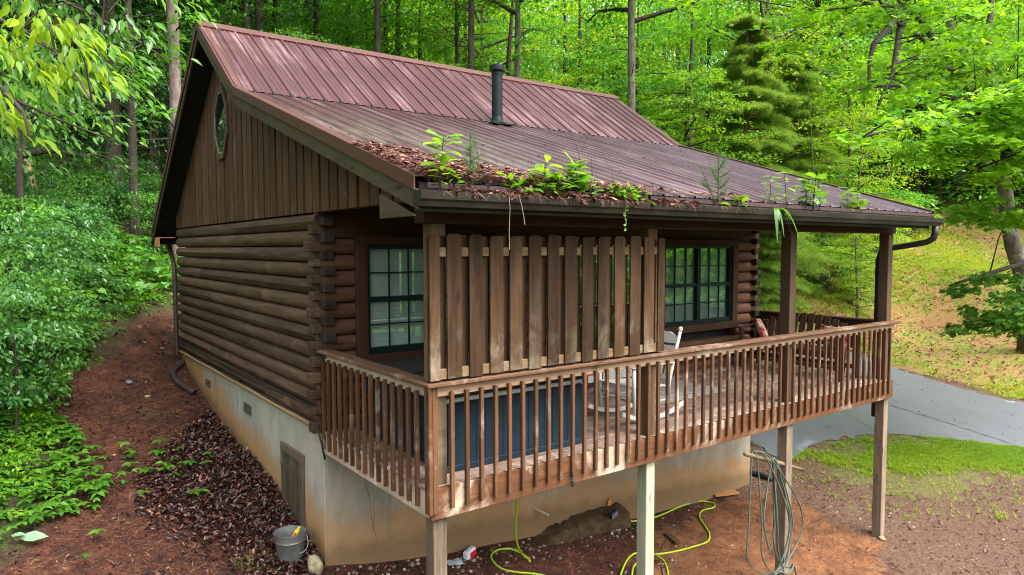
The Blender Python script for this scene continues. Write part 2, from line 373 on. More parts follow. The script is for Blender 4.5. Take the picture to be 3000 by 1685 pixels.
# stucco with clay splashed along its foot
k = NT("stucco"); c = k.coord(); s3 = k.sep(c)
base = k.mix(k.noise(k.mapping(c, (1, 1, .5)), 1.1, 6, .7), (.34, .30, .22), (.50, .465, .39))
gr = k.step(k.noise(k.mapping(c, (2.6, 2.6, .9)), 1.0, 8, .8, .8), .42, .62); base = k.mix(k.math('MULTIPLY', gr, .75), base, (.255, .265, .255)); base = k.mix(k.math('MULTIPLY', k.step(k.noise(c, 9, 6, .8), .5, .7), .3), base, (.20, .17, .125))
foot = k.math('ADD', k.math('MULTIPLY', s3[0], -.085), k.math('MULTIPLY', s3[1], .165))
hgt = k.math('SUBTRACT', s3[2], k.math('ADD', foot, -1.5))
clay = k.math('SUBTRACT', 1.0, k.step(k.math('ADD', hgt, k.math('MULTIPLY', k.noise(c, 1.6, 5, .7), -1.0)), -.28, .22))
base = k.mix(k.math('MULTIPLY', clay, .85), base, (.40, .205, .075))
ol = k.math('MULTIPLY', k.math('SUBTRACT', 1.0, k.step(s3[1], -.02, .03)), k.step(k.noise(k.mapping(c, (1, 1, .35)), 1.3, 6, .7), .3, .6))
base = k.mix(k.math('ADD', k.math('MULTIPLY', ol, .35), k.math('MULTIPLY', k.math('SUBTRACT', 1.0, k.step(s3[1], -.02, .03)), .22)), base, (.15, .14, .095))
bs = k.math('SUBTRACT', 1.0, k.step(k.math('ADD', hgt, k.math('MULTIPLY', k.noise(c, 3.5, 6, .7), -.3)), -.12, .12)); base = k.mix(k.math('MULTIPLY', bs, .7), base, (.13, .085, .045))
dr = k.math('MULTIPLY', k.step(k.noise(k.mapping(c, (7, 7, .25)), 1.0, 4, .6), .64, .7), .35); base = k.mix(dr, base, (.16, .14, .11))
k.princ(base, .9, .15, 0, k.bump(k.noise(c, 26, 5, .7), .4, .012)); M_STUC = k.m
k = NT("footing_concrete"); c = k.coord(); k.princ(k.ramp(k.noise(c, 4, 7, .75), [(.3, (.028, .016, .008)), (.5, (.070, .044, .024)), (.7, (.125, .095, .06))]), .95, .1, 0, k.bump(k.noise(c, 14, 6, .75), .8, .03)); M_FOOT = k.m

# ------------------------------------------------------------------ the cabin
XL, XR, W, L, D = -0.0, 7.91, 7.32, 8.0, 2.38
cabin = thing("log_cabin", "brown log cabin with red metal roof and railed porch on posts", "cabin")
RIDGE, BREAK, EAVE, BEAVE = (3.66, 5.247), (1.786, 3.967), (-2.851, 2.481), (7.95, 2.257)
X0R, X1R = -.379, 8.06
def roof_z(y):
    for (a, b) in ((EAVE, BREAK), (BREAK, RIDGE), (RIDGE, BEAVE)):
        if a[0] <= y <= b[0]: return a[1]+(b[1]-a[1])*(y-a[0])/(b[0]-a[0])
    return 2.3

# foundation
m = MB()
def wall_poly(): return [(0.0, -3.2), (W, -3.2), (W, .0), (0.0, .0)]
m.box(.0, XR, .0, W, -3.2, -.03, .012)
found = m.build("foundation", M_STUC, cabin)
M_CRK = plain('crack_dark', (.06, .05, .04), .9); cr_ = np.random.default_rng(44)
def crack(p, q, n=14, axis=0):
    p, q = np.array(p, float), np.array(q, float); P = [p+(q-p)*t for t in np.linspace(0, 1, n)]; w_ = 0
    for a in P[1:-1]: w_ = w_*.8+cr_.normal(0, .012); a[axis] += w_
    m = MB(); m.tube(P, [.0016+.0016*cr_.random() for _ in P], 4); m.build('crack', M_CRK, found)
crack((.42, .0, -.45), (.62, .0, -1.45)); crack((.60, .0, -.9), (.58, .0, -1.3), 8); crack((.0, 3.85, -.1), (.0, 3.55, -.85), 12, 1); crack((.0, 3.45, -.2), (.0, 3.42, -.7), 10, 1); crack((.0, 4.75, -.1), (.0, 4.72, -.6), 10, 1); crack((6.1, .0, -.6), (6.3, .0, -1.9), 14); crack((3.4, .0, -1.0), (3.0, .0, -1.7), 10)
M_VENT = plain('vent_grey', (.10, .085, .065), .6)
for q, (y0, y1, z0, z1) in enumerate(((5.08, 5.42, -.37, -.25), (2.715, 3.095, -.39, -.24))):
    mm = MB(); mm.box(-.006, .02, y0, y1, z0, z1)
    for j in range(5): mm.bar((-.012, y0+.01, z0+.02+j*.025*(z1-z0)/.13), (-.012, y1-.01, z0+.02+j*.025*(z1-z0)/.13), .012, .004)
    mm.build("foundation_vent", M_VENT, cabin)
m = MB()   # rough poured footing showing above the washed-out soil

rr = np.random.default_rng(12); nx_ = 30; top = [(2.6+2.0*i/(nx_-1), np.interp(2.6+2.0*i/(nx_-1), [2.6, 2.9, 3.3, 3.9, 4.3, 4.6], [-2.10, -1.97, -1.88, -1.84, -1.83, -1.85])+.018*rr.normal()) for i in range(nx_)]
rows = [[(x, -.004, z+.01) for x, z in top], [(x, -.10-.02*rr.random(), z+.008*rr.normal()) for x, z in top], [(x, -.19-.03*rr.random(), z-.035+.015*rr.normal()) for x, z in top], [(x, -.23-.02*rr.random(), z-.16) for x, z in top], [(x, -.22, -2.7) for x, z in top]]
m.add([p for r_ in rows for p in r_], [(a*nx_+i, a*nx_+i+1, (a+1)*nx_+i+1, (a+1)*nx_+i) for a in range(4) for i in range(nx_-1)]+[tuple(a*nx_+nx_-1 for a in range(5))])
m.build("footing", M_FOOT, cabin, smooth=50)

# crawl door
m = MB(); dy0, dy1, dz0, dz1 = .60, 1.36, -1.33, -.43
M_CRAWL = wood("crawl_door_wood", (.05, .035, .026), (.17, .125, .085), 'z', (.16, .16, .08), .3, .8, .2, 22, .4)
m.box(-.035, .0, dy0, dy0+.1, dz0, dz1-.1, .004).box(-.035, .0, dy1-.1, dy1, dz0, dz1-.1, .004).box(-.04, .0, dy0-.01, dy1+.01, dz1-.1, dz1, .004)
fr = m.build("crawl_door", M_CRAWL, cabin)
m = MB(); yy = dy0+.105
for wd in (.18, .19, .165): m.box(-.022, -.002, yy, yy+wd-.008, dz0, dz1-.105, .003); yy += wd
m.build("door_leaf", wood("crawl_leaf_wood", (.035, .026, .02), (.14, .105, .075), 'z', (.13, .13, .06), .35, .8, .2, 22, .5), fr)
m = MB(); m.box(-.052, -.036, dy1-.055, dy1-.015, -.72, -.66, .004); m.tube([(-.044, dy1-.05, -.66), (-.044, dy1-.05, -.62), (-.044, dy1-.035, -.605), (-.044, dy1-.02, -.62), (-.044, dy1-.02, -.66)], .005, 6)
m.box(-.05, -.036, dy1-.05, dy1-.03, -.60, -.53); m.build("padlock", plain("padlock_steel", (.30, .30, .28), .35, .5, .7), fr)

# log walls: D-logs stacked, one mesh to a wall
def dlog(m, axis, a0, a1, zc, face, sgn, h=.18, bulge=.058, back=.1):
    z0 = zc-h/2; pr = [(0, .004), (.028, .018), (.048, .05), (bulge, .09), (.048, .13), (.028, .162), (0, .176)]
    poly = [(face+sgn*o, z0+q*h/.18) for o, q in pr]+[(face-sgn*back, z0+h*.978), (face-sgn*back, z0+.004)]
    if axis == 'y': m.prism(poly, 'y', a0, a1)
    else: m.prism(poly, 'x', a0, a1)
m = MB()
for i in range(13):
    zc = .04+.09+.18*i; xs = (0.0)
    poly_face = 0.0; cuts = [0.03, W-.02]
    j = [1.9+.0, 4.6, 3.2, 5.6, 2.7][i % 5]+.2*math.sin(i*2.1)
    dlog(m, 'y', .03, j-.002, zc, 0.0, -1, bulge=.056+.008*math.sin(i*1.7)); dlog(m, 'y', j+.002, W, zc, 0.0, -1, bulge=.056+.008*math.sin(i*1.3+1))
m.build("log_wall", M_LOG, cabin, smooth=35); m = MB()
for i in range(13): dlog(m, 'y', .03, W, .13+.18*i, XR, 1)
m.build("log_wall", M_LOG, cabin, smooth=35)
m = MB(); OPEN = [(.38, 2.34, .66, 2.13), (3.36, 5.09, -.1, 2.13), (5.36, 7.34, .62, 2.13)]
mL, mR = MB(), MB()
for i in range(12):
    zc = .04+.18*i; a = .02
    for x0, x1, z0, z1 in OPEN:
        if z0 < zc+.08 and zc-.08 < z1:
            if x0 > a: dlog(mL if a < 4 else mR, 'x', a, x0, zc, 0.0, -1)
            a = x1
    dlog(mR, 'x', a, XR-.02, zc, 0.0, -1)
mL.build("log_wall", M_LOGX, cabin, smooth=35); mR.build("log_wall", M_LOGX, cabin, smooth=35); m = MB()
for i in range(13): dlog(m, 'x', .02, XR-.02, .13+.18*i, W, 1)
m.build("log_wall", M_LOGX, cabin, smooth=35)
m = MB()
m.box(.02, XR-.02, -.032, .1, 2.115, 2.42, .004).box(.02, XR-.02, -.040, -.0, 2.115, 2.145)
m.build("header_board", M_DARK, cabin)
lerng = np.random.default_rng(5)
for sd in (0, 1):
    for i in range(13):
        zc = .13+.18*i; e = .022*lerng.normal(); hh = .050+.006*lerng.normal()
        m = MB(); a = (-.012, .118) if sd == 0 else (XR-.13, XR+.012)
        m.obox(((a[0]+a[1])/2, -.045+e/2, zc-.005), (1, 0, .02*lerng.normal()), (0, 1, 0), (0, 0, 1), .066, .085-e/2, hh, .010); m.build("log_end", M_ENDS, cabin)
        if i < 12:
            zc = .22+.18*i; m = MB(); a = (-.118-e, .04) if sd == 0 else (XR-.04, XR+.118+e)
            m.obox(((a[0]+a[1])/2, .052, zc-.005), (1, 0, 0), (0, 1, .02*lerng.normal()), (0, 0, 1), (a[1]-a[0])/2, .065, hh, .010); m.build("log_end", M_ENDS2, cabin)
m = MB(); m.box(-.118, .04, -.012, .118, -.03, .085, .008); m.build("log_end", M_ENDS2, cabin)
m = MB(); m.box(.1, XR-.1, .1, W-.1, -.03, 2.42); core = m.build("wall_core", plain("inside_dark", (.02, .018, .016), .9, .1), cabin)
m = MB(); m.tube([(-.022, .02, .005), (-.024, 3.3, .008), (-.022, W, .004)], [.036]*3, 12); m.build("sill_log", M_SILL, cabin, smooth=50)
m = MB()
for z0, ph in ((.235, 0), (.215, 1.3)):
    m.tube([(-.066, y, z0+.035*math.sin(y*1.1+ph)*.5-.02*math.sin(y*.42)) for y in np.linspace(.06, W-.05, 40)], .008, 6)
m.tube([(-.045, y, .048+.008*math.sin(y*3)) for y in np.linspace(.0, W-.05, 40)]+[(-.05, W+.0, -.05)], .009, 6)
m.tube([(-.05, -.02, .05), (-.07, -.06, -.02), (-.05, -.1, -.16), (-.03, -.12, -.3)], .011, 6)
m.build("cable", M_BLACK, cabin, smooth=True)

# gable siding
m = MB(); y = W+.0; GX = -.045
def sid(y0, y1, x0, x1):
    zb = 2.388; zt = [roof_z(q)-.13 for q in (y0, y1)]
    ym = [q for q in (BREAK[0], RIDGE[0]) if y0 < q < y1]
    top = [(y1, zt[1])]+[(q, roof_z(q)-.13) for q in reversed(ym)]+[(y0, zt[0])]
    if max(zt) > zb+.02: m.prism([(y0, zb), (y1, zb)]+[(a, max(b, zb+.005)) for a, b in top], 'x', x0, x1)
sid(-2.3, W, -.02, .06)
y = -2.3; i = 0
while y < W-.05:
    wd = .195+.012*math.sin(i*3.3); sid(y, min(y+wd, W), GX-.004*(i % 2), -.0205); y += wd+.045+.012*math.sin(i*1.9); i += 1
m.box(-.062, -.02, -.03, .0, 2.34, 2.384)
m.build("gable_siding", M_SIDE, cabin)
m = MB(); m.prism([(0.05, 2.40), (W-.05, 2.40), (RIDGE[0], 5.05), (BREAK[0], 3.78), (0.05, 3.2)], 'x', XR-.1, XR-.02)
m.build("gable_siding", M_SIDE, cabin)
# octagon window
def octo(hw, hh, c=.36): return [(3.74+a*hw, 3.875+b*hh) for a, b in ((-c, -1), (c, -1), (1, -c), (1, c), (c, 1), (-c, 1), (-1, c), (-1, -c))]
m = MB(); o, q = octo(.405, .54), octo(.335, .46)
for i in range(8):
    j = (i+1) % 8
    m.prism([o[i], o[j], q[j], q[i]], 'x', -.085, -.05)
ow = m.build("octagon_window", wood("octagon_frame", (.05, .032, .02), (.12, .078, .048), 'z', None, 0, .7), cabin)
m = MB(); o, q = octo(.335, .46), octo(.315, .435)
for i in range(8):
    j = (i+1) % 8; m.prism([o[i], o[j], q[j], q[i]], 'x', -.078, -.052)
m.build("bead", plain("pale_bead", (.2, .175, .14), .5), ow)
m = MB(); m.prism(octo(.317, .437), 'x', -.066, -.051); m.build("pane", M_GLASS_D, ow)

# roof
def sheet(m, p, q, x0, x1, lift=0.0):
    p, q = np.array(p), np.array(q); d = (q-p)/np.linalg.norm(q-p); n = np.array([-d[1], d[0]]); n = n if n[1] > 0 else -n
    prof = []; x = x0
    while x < x1-.02:
        prof += [(x, 0), (x+.006, 0), (x+.016, .021), (x+.034, .021), (x+.044, 0)]
        for mn in (.098, .160): prof += [(x+mn, 0), (x+mn+.009, .0055), (x+mn+.021, .0055), (x+mn+.030, 0)]
        x += .2286
    prof = [a for a in prof if a[0] <= x1]+[(x1, 0)]
    vs = []
    for e in (p, q):
        for a, hh in prof: vs.append((a, e[0]+n[0]*(hh+lift), e[1]+n[1]*(hh+lift)))
    k2 = len(prof); m.add(vs, [(i, i+1, k2+i+1, k2+i) for i in range(k2-1)])
m = MB(); dm = np.array(BREAK)-np.array(RIDGE); dm /= np.linalg.norm(dm)
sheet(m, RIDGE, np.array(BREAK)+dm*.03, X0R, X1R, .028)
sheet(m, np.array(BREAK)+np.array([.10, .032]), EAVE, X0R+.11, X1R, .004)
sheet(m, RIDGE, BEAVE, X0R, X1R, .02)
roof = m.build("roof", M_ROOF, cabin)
m = MB()
def slab(up, dn, x0, x1, m=m):
    P = [EAVE, BREAK, RIDGE, BEAVE]
    m.prism([(a, b-up) for a, b in P]+[(a, b-dn) for a, b in reversed(P)], 'x', x0, x1)
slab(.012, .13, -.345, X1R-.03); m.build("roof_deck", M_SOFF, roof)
for xx0, xx1, fx0, fx1 in ((X0R-.012, X0R, X0R-.012, X0R+.10), (X1R, X1R+.012, X1R-.1, X1R+.012)):
    m = MB()
    for a, b in ((EAVE, BREAK), (BREAK, RIDGE), (RIDGE, BEAVE)):
        m.prism([(a[0], a[1]+.034), (b[0], b[1]+.034), (b[0], b[1]-.065), (a[0], a[1]-.065)], 'x', xx0, xx1)
        m.prism([(a[0], a[1]+.042), (b[0], b[1]+.042), (b[0], b[1]+.034), (a[0], a[1]+.034)], 'x', fx0, fx1)
    m.build("rake_trim", M_RTRIM, roof)
m = MB()
for a, b, dp in ((EAVE, BREAK, .20), (BREAK, RIDGE, .21), (RIDGE, BEAVE, .17)):
    m.prism([(a[0], a[1]-.06), (b[0], b[1]-.06), (b[0], b[1]-dp), (a[0], a[1]-dp)], 'x', X0R+.006, -.346)
m.prism([(-2.80, 2.23), (-2.25, 2.23), (-2.25, 2.42), (-2.80, 2.24)], 'x', X0R+.008, -.3455)
m.build("barge_board", M_BARGE, roof)
m = MB()
for s in (1, -1):
    e = np.array(BREAK if s == 1 else BEAVE)-np.array(RIDGE); e /= np.linalg.norm(e); n = np.array([-e[1], e[0]]); n = n if n[1] > 0 else -n
    a = np.array(RIDGE)+n*.052; b = a+e*.17; c2 = b-n*.028
    a = a+np.array([0, .012])
    m.add([(X0R-.014, *a), (X1R+.014, *a), (X1R+.014, *b), (X0R-.014, *b)], [(0, 1, 2, 3)]); m.add([(X0R-.014, *b), (X1R+.014, *b), (X1R+.014, *c2), (X0R-.014, *c2)], [(0, 1, 2, 3)])
m.build("ridge_cap", M_RTRIM, roof, fix=False)
m = MB(); p = np.array(BREAK)+dm*.03
m.bar((X0R+.2, p[0]-.006, p[1]-.004), (X1R-.02, p[0]-.006, p[1]-.004), .028, .03)
for i in range(36):
    xx = X0R+.025+.2286*i+.0
    if xx > X0R+.2: m.box(xx-.022, xx+.022, p[0]-.028, p[0]+.02, p[1]+.01, p[1]+.052, .006)
m.build("closure_strip", M_BLACK, roof)
m = MB(); m.box(X0R+.1, X1R-.01, EAVE[0]-.004, EAVE[0]+.02, EAVE[1]-.045, EAVE[1]-.004); m.build("drip_edge", plain("drip_edge_dark", (.05, .022, .025), .4, .5), roof)
m = MB(); m.box(-.35, X1R-.02, -2.80, -2.772, 2.265, 2.405, .004); m.build("fascia", M_GUT, roof)
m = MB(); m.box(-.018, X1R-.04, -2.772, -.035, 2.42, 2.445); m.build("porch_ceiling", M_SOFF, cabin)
m = MB(); m.box(-.03, X1R-.06, -2.36, -2.18, 2.20, 2.419, .006); m.build("porch_beam", M_DARK, cabin)
m = MB(); m.box(-.335, -.06, 7.32, 7.90, 2.20, 2.215).box(-.34, -.325, 7.38, 7.86, 2.03, 2.2); m.build("soffit_box", M_ORNG, cabin)
m = MB(); m.box(-.36, X1R, 7.95, 8.06, 2.08, 2.2, .01); m.build("gutter", M_GUT, cabin)
# gutter in front
m = MB(); gx0, gx1 = -.372, 8.17
out = [(-2.805, 2.415), (-2.805, 2.300), (-2.890, 2.300), (-2.905, 2.335), (-2.925, 2.352), (-2.935, 2.408), (-2.925, 2.412)]
inn = [(-2.918, 2.404), (-2.912, 2.356), (-2.893, 2.338), (-2.880, 2.308), (-2.812, 2.308), (-2.812, 2.415)]
vs = [(x, a, b) for x in (gx0, gx1) for a, b in out+inn]; nn = len(out+inn)
m.add(vs, [(i, (i+1) % nn, nn+(i+1) % nn, nn+i) for i in range(nn)])
m.cur = 0; m.prism(out, 'x', gx0-.004, gx0); m.prism(out, 'x', gx1-.002, gx1)
tp = [(a*.0+(-2.86)+(a+2.86)*.25, 2.36+(b-2.36)*.3) for a, b in out]
vs = [(gx1, a, b) for a, b in out]+[(gx1+.2, a, b) for a, b in tp]; n7 = len(out)
m.add(vs, [(i, (i+1) % n7, n7+(i+1) % n7, n7+i) for i in range(n7)]+[tuple(range(n7)), tuple(range(n7, 2*n7))])
gut = m.build("gutter", M_GUT, cabin)
m = MB(); m.box(gx0+.003, gx1-.01, -2.812, -2.8055, 2.31, 2.425); m.build("gutter_flange", M_GUTIN, gut)
m = MB(); m.tube([(8.09, -2.86, 2.30), (8.09, -2.86, 2.19), (8.085, -2.84, 2.12), (8.07, -2.76, 2.07), (8.05, -2.55, 2.03), (8.0, -2.30, 1.985), (7.96, -2.17, 1.93), (7.95, -2.14, 1.8), (7.95, -2.14, -.6)], .045, 10)
m.build("downspout", M_BLACK, cabin, smooth=True)
m = MB(); m.tube([(-.07, 8.0, 2.1), (-.07, 7.9, 2.02), (-.075, 7.55, 1.78), (-.075, 7.42, 1.62), (-.075, 7.40, 1.4), (-.075, 7.40, -.02)], .045, 8); m.tube([(-.07, 7.36, .1), (-.075, 7.36, -.07)], .03, 6)
m.build("downspout", plain("downspout_brown", (.05, .032, .026), .5), cabin, smooth=40)

# stovepipe
m = MB(); bx, by = 3.51, 1.62; bz = roof_z(by)
m.lathe([(.084, -.05), (.084, .76), (.09, .76), (.09, .775), (.084, .775), (.084, .82)], (bx, by, bz), 20)
sp = m.build("stovepipe", M_PIPE, cabin, smooth=30)
m = MB(); m.lathe([(.088, .815), (.118, .82), (.124, .845), (.118, .865), (.122, .885), (.116, .905), (.06, .925), (.012, .932)], (bx, by, bz), 20); m.build("pipe_cap", M_PIPE, sp, smooth=30)
m = MB(); m.lathe([(.15, .02), (.10, .055), (.088, .11), (.085, .12)], (bx, by, bz), 20); m.box(bx-.2, bx+.2, by-.2, by+.15, bz-.02, bz+.0); m.build("flashing", M_PIPE, sp, smooth=30)

# windows of the porch wall
def win(x0, x1, z0, z1, sashes, name="window", bmat=None):
    m = MB(); t = .135
    m.cur = 0
    m.box(x0-t, x0, -.085, .02, z0-.0, z1, .005).box(x1, x1+t, -.085, .02, z0, z1, .005)
    m.box(x0-t, x1+t, -.088, .02, z1, z1+.10, .005).box(x0-t-.01, x1+t+.01, -.10, .02, z0-.12, z0, .005)
    wn = m.build(name, M_TRIM, cabin)
    f = MB(); n = sashes; ww = (x1-x0)/n; zm = (z0+z1)/2
    pane = MB()
    for i in range(n):
        a, b = x0+i*ww, x0+(i+1)*ww
        f.box(a, a+.04, -.05, .03, z0, z1, .004).box(b-.04, b, -.05, .03, z0, z1, .004)
        f.box(a+.04, b-.04, -.05, .03, z1-.045, z1, .004).box(a+.04, b-.04, -.05, .03, z0, z0+.07, .004).box(a+.04, b-.04, -.04, .03, zm-.028, zm+.028, .004)
        for j in (1, 2):
            xx = a+.04+(ww-.08)*j/3; f.box(xx-.007, xx+.007, -.022, -.002, z0+.07, zm-.028).box(xx-.007, xx+.007, -.022, -.002, zm+.028, z1-.045)
        for lo, hi in ((z0+.07, zm-.028), (zm+.028, z1-.045)):
            zz = (lo+hi)/2; f.box(a+.04, b-.04, -.020, -.004, zz-.007, zz+.007)
        pane.add([(a+.04, .0, z0+.07), (b-.04, .0, z0+.07), (b-.04, .0, z1-.045), (a+.04, .0, z1-.045)], [(0, 1, 2, 3)])
    f.build("frame", M_FRAME, wn)
    bl = MB(); z = z0+.03
    while z < z1-.03: bl.obox(((x0+x1)/2, .035, z), (1, 0, 0), (0, .30, .954), (0, -.954, .30), (x1-x0)/2-.03, .024, .0015); z += .043
    bl.box(x0+.03, x1-.03, .058, .062, z0, z1)
    bl.build("blind", bmat or M_BLIND, wn); pane.build("pane", M_GLASS, wn); return wn
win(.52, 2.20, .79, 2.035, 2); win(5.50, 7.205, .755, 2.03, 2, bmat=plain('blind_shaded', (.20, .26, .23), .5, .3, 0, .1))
m = MB(); m.box(3.36, 3.5, -.085, .02, 0, 2.04, .005).box(4.95, 5.09, -.085, .02, 0, 2.04, .005).box(3.36, 5.09, -.088, .02, 2.04, 2.13, .005).box(3.5, 4.95, -.06, .02, 0, .06)
dr = m.build("patio_door", M_TRIM, cabin)
m = MB(); 
for a, b in ((3.5, 4.24), (4.21, 4.95)): m.box(a, a+.08, -.04, .03, .06, 2.04).box(b-.08, b, -.041, .03, .06, 2.04).box(a+.08, b-.08, -.04, .03, .06, .2).box(a+.08, b-.08, -.04, .03, 1.93, 2.04)
m.build("frame", plain("door_frame_white", (.55, .58, .55), .4), dr)
m = MB(); m.box(3.58, 4.87, .0, .006, .2, 1.93); m.build("pane", M_GLASS, dr)

# porch deck
deck = None
m = MB(); y = -2.342; i = 0
while y < -.07:
    j = [2.44, 3.66, 4.88, 3.05][i % 4]; e = .004*math.sin(i*5)
    m.box(-.012+e, j-.002, y, y+.137, -.036, 0, .004); m.box(j+.002, L-.01, y, y+.137, -.036, 0, .004); y += .1425; i += 1
deck = m.build("porch_deck", M_DECK, cabin)
m = MB(); m.box(-.0, L, -D, -2.343, -.27, -.004, .004); m.build("rim_board", M_RAILX, deck)
m = MB(); m.box(.0, .038, -2.342, -.02, -.26, -.037, .004); m.build("rim_board", M_RIMY, deck)
m = MB(); m.box(L-.04, L, -2.342, -.02, -.27, -.037, .004); m.build("rim_board", M_RAILY, deck)
m = MB(); m.box(.04, L-.04, -2.34, -2.26, -.26, -.04)
for i in range(1, 20): m.box(.4*i-.02, .4*i+.02, -2.26, -.01, -.24, -.037)
m.build("joist", M_DARK, deck)
for i, x in enumerate((.048, 2.645, 5.275, 7.85)):
    m = MB(); m.box(x, x+.14, -2.328, -2.188, -.04 if i else -.3, 2.20, .006); m.build("porch_post", M_POST if i == 0 else M_POST_B if i > 1 else M_POST, cabin)
    m = MB(); m.box(x+.004, x+.136, -2.326, -2.19, -3.3, -.045 if i else -.3, .006); m.build("support_post", (M_LEG, M_LEG_NEW, M_LEG, M_LEG)[i], cabin)
# railings
def baluster(mesh, par, loc, z1=.862):
    o = link("baluster", mesh, par); o.location = loc; return o
def bal_mesh():
    m = MB(); m.box(-.0175, .0175, -.0175, .0175, -.19, .80, .003)
    o = m.build("baluster", M_RAIL); me = o.data; bpy.data.objects.remove(o); return me
BM = bal_mesh()
m = MB(); m.box(-.06, L+.06, -2.45, -2.30, .857, .893, .008); fr = m.build("porch_railing", M_CAPX, cabin)
m = MB(); m.box(-.0, L, -2.378, -2.341, .765, .856, .004); m.build("top_rail", wood("top_rail_bare", (.16, .09, .055), (.42, .29, .20), 'x', (.5, .43, .33), .3, .75, .2, 22, .2), fr)
m = MB(); m.box(-.036, -.0005, -2.415, -2.335, -.21, .856, .004).box(.001, .05, -2.416, -2.381, -.205, .8562, .004); m.build("corner_board", M_RAIL, fr)
x = .1925
while x < L-.05: baluster(BM, fr, (x, -2.3985, 0)); x += .1496
m = MB(); m.box(-.06, .095, -2.299, .03, .857, .893, .008); lr = m.build("porch_railing", M_RAILY, cabin)
m = MB(); m.box(.001, .038, -2.34, -.06, .765, .856, .004); m.build("top_rail", M_RIMY, lr)
for i in range(15): baluster(BM, lr, (-.0185, -.075-.1502*i, 0))
m = MB(); m.box(L-.09, L+.06, -2.299, -.02, .857, .893, .008); rr = m.build("porch_railing", M_DARK, cabin)
m = MB(); m.box(L-.04, L-.002, -2.34, -.02, .745, .856, .004); m.build("top_rail", M_DARK, rr)
for i in range(15): baluster(BM, rr, (L+.018, -.12-.1502*i, 0))
# ceiling lanterns hang from the porch ceiling
for x, y, mt in ((1.86, -1.2, M_LENS_G), (5.88, -1.2, M_LENS)):
    m = MB(); m.lathe([(.05, 2.42), (.05, 2.395), (.085, 2.385), (.088, 2.37)], (x, y, 0), 8)
    for j in range(6):
        a = 2*PI*j/6; m.tube([(x+.084*math.cos(a), y+.084*math.sin(a), 2.372), (x+.058*math.cos(a), y+.058*math.sin(a), 2.235)], .006, 4)
    m.lathe([(.062, 2.24), (.062, 2.228)], (x, y, 0), 6); ln = m.build("porch_light", M_IRON, cabin)
    m = MB(); m.lathe([(.078, 2.37), (.054, 2.24)], (x, y, 0), 6); m.build("lens", mt, ln)
# ------------------------------------------------------------------ terrain
CTRL = np.array( [[0.0, 7.16, -0.21], [0.0, 5.4, -0.61], [0.0, 4.3, -0.83], [0.0, 2.66, -1.03], [0.0, 1.37, -1.27], [0.0, 0.0, -1.6], [1.6, 0.0, -1.85], [2.8, 0.0, -1.95], [5.4, 0.0, -2.22], [7.9, 0.0, -2.24], [7.92, -2.33, -2.44], [5.3, -2.4, -2.52], [2.7, -2.4, -2.5], [0.0, -2.4, -2.25], [4.0, 3.0, -1.9], [4.0, 6.0, -0.9], [7.9, 4.0, -1.95], [7.9, 7.3, -1.2], [4.0, 8.5, -0.1], [0.0, 8.5, 0.12], [-1.2, 5.0, -0.62], [-1.2, 2.5, -1.0], [-1.2, 0.0, -1.55], [-2.6, 6.0, -0.35], [-2.6, 3.0, -0.8], [-2.6, 0.5, -1.4], [-4.5, 5.0, 0.1], [-4.5, 1.5, -0.75], [-4.6, 9.0, 0.8], [-8.0, 6.0, 1.3], [-8.0, 1.0, 0.3], [-2.8, -7.3, -3.3], [2.5, -7.0, -3.3], [8.0, -7.0, -2.9], [-5.0, -3.0, -2.0], [-2.0, -2.5, -2.2], [0.5, 16.41, 2.02], [-2.23, 9.71, 1.96], [3.89, 17.66, 2.33], [9.45, 1.05, -1.91], [17.65, 1.99, -1.45], [16.69, -1.43, -1.72], [13.47, -2.43, -1.99], [11.42, -0.4, -1.81], [8.89, -3.82, -2.56], [10.5, -2.87, -2.18], [35.8, 9.1, 3.5], [21.8, 8.08, 1.14], [26.81, 1.88, 1.06], [39.37, 6.47, 3.49], [0.0, 20.0, 4.2], [8.0, 16.0, 2.4], [-12.0, 16.0, 4.6], [0.0, 34.0, 9.5], [14.0, 30.0, 7.5], [-16.0, 30.0, 10.0], [24.0, 26.0, 7.0], [34.0, 16.0, 5.0], [5.0, 50.0, 16.0], [-20.0, 48.0, 17.0], [30.0, 45.0, 14.0], [45.0, 30.0, 10.0], [30.0, 0.0, -1.0], [24.0, 4.0, -0.9], [18.0, -8.0, -2.2], [8.0, 75.0, 24.0], [-30.0, 70.0, 26.0], [45.0, 65.0, 22.0], [-40.0, 20.0, 8.0], [-25.0, -5.0, 2.0]] )
def _tps(ctrl, lam=.02):
    n = len(ctrl); X = ctrl[:, :2]; d2 = ((X[:, None]-X[None])**2).sum(-1)
    K = d2*np.log(d2+1e-12)*.5+lam*np.eye(n); Pm = np.c_[np.ones(n), X]
    A = np.zeros((n+3, n+3)); A[:n, :n] = K; A[:n, n:] = Pm; A[n:, :n] = Pm.T
    wv = np.linalg.solve(A, np.r_[ctrl[:, 2], 0, 0, 0])
    def h(x, y):
        x = np.asarray(x, float); y = np.asarray(y, float); s = wv[n]+wv[n+1]*x+wv[n+2]*y
        for i in range(n):
            r2 = (x-X[i, 0])**2+(y-X[i, 1])**2; s = s+wv[i]*r2*np.log(r2+1e-12)*.5
        return s
    return h
_h0 = _tps(CTRL)
def inpoly(x, y, poly):
    x = np.asarray(x); y = np.asarray(y); c = np.zeros(x.shape, bool); n = len(poly); j = n-1
    for i in range(n):
        xi, yi = poly[i]; xj, yj = poly[j]
        c ^= ((yi > y) != (yj > y)) & (x < (xj-xi)*(y-yi)/(yj-yi+1e-12)+xi); j = i
    return c
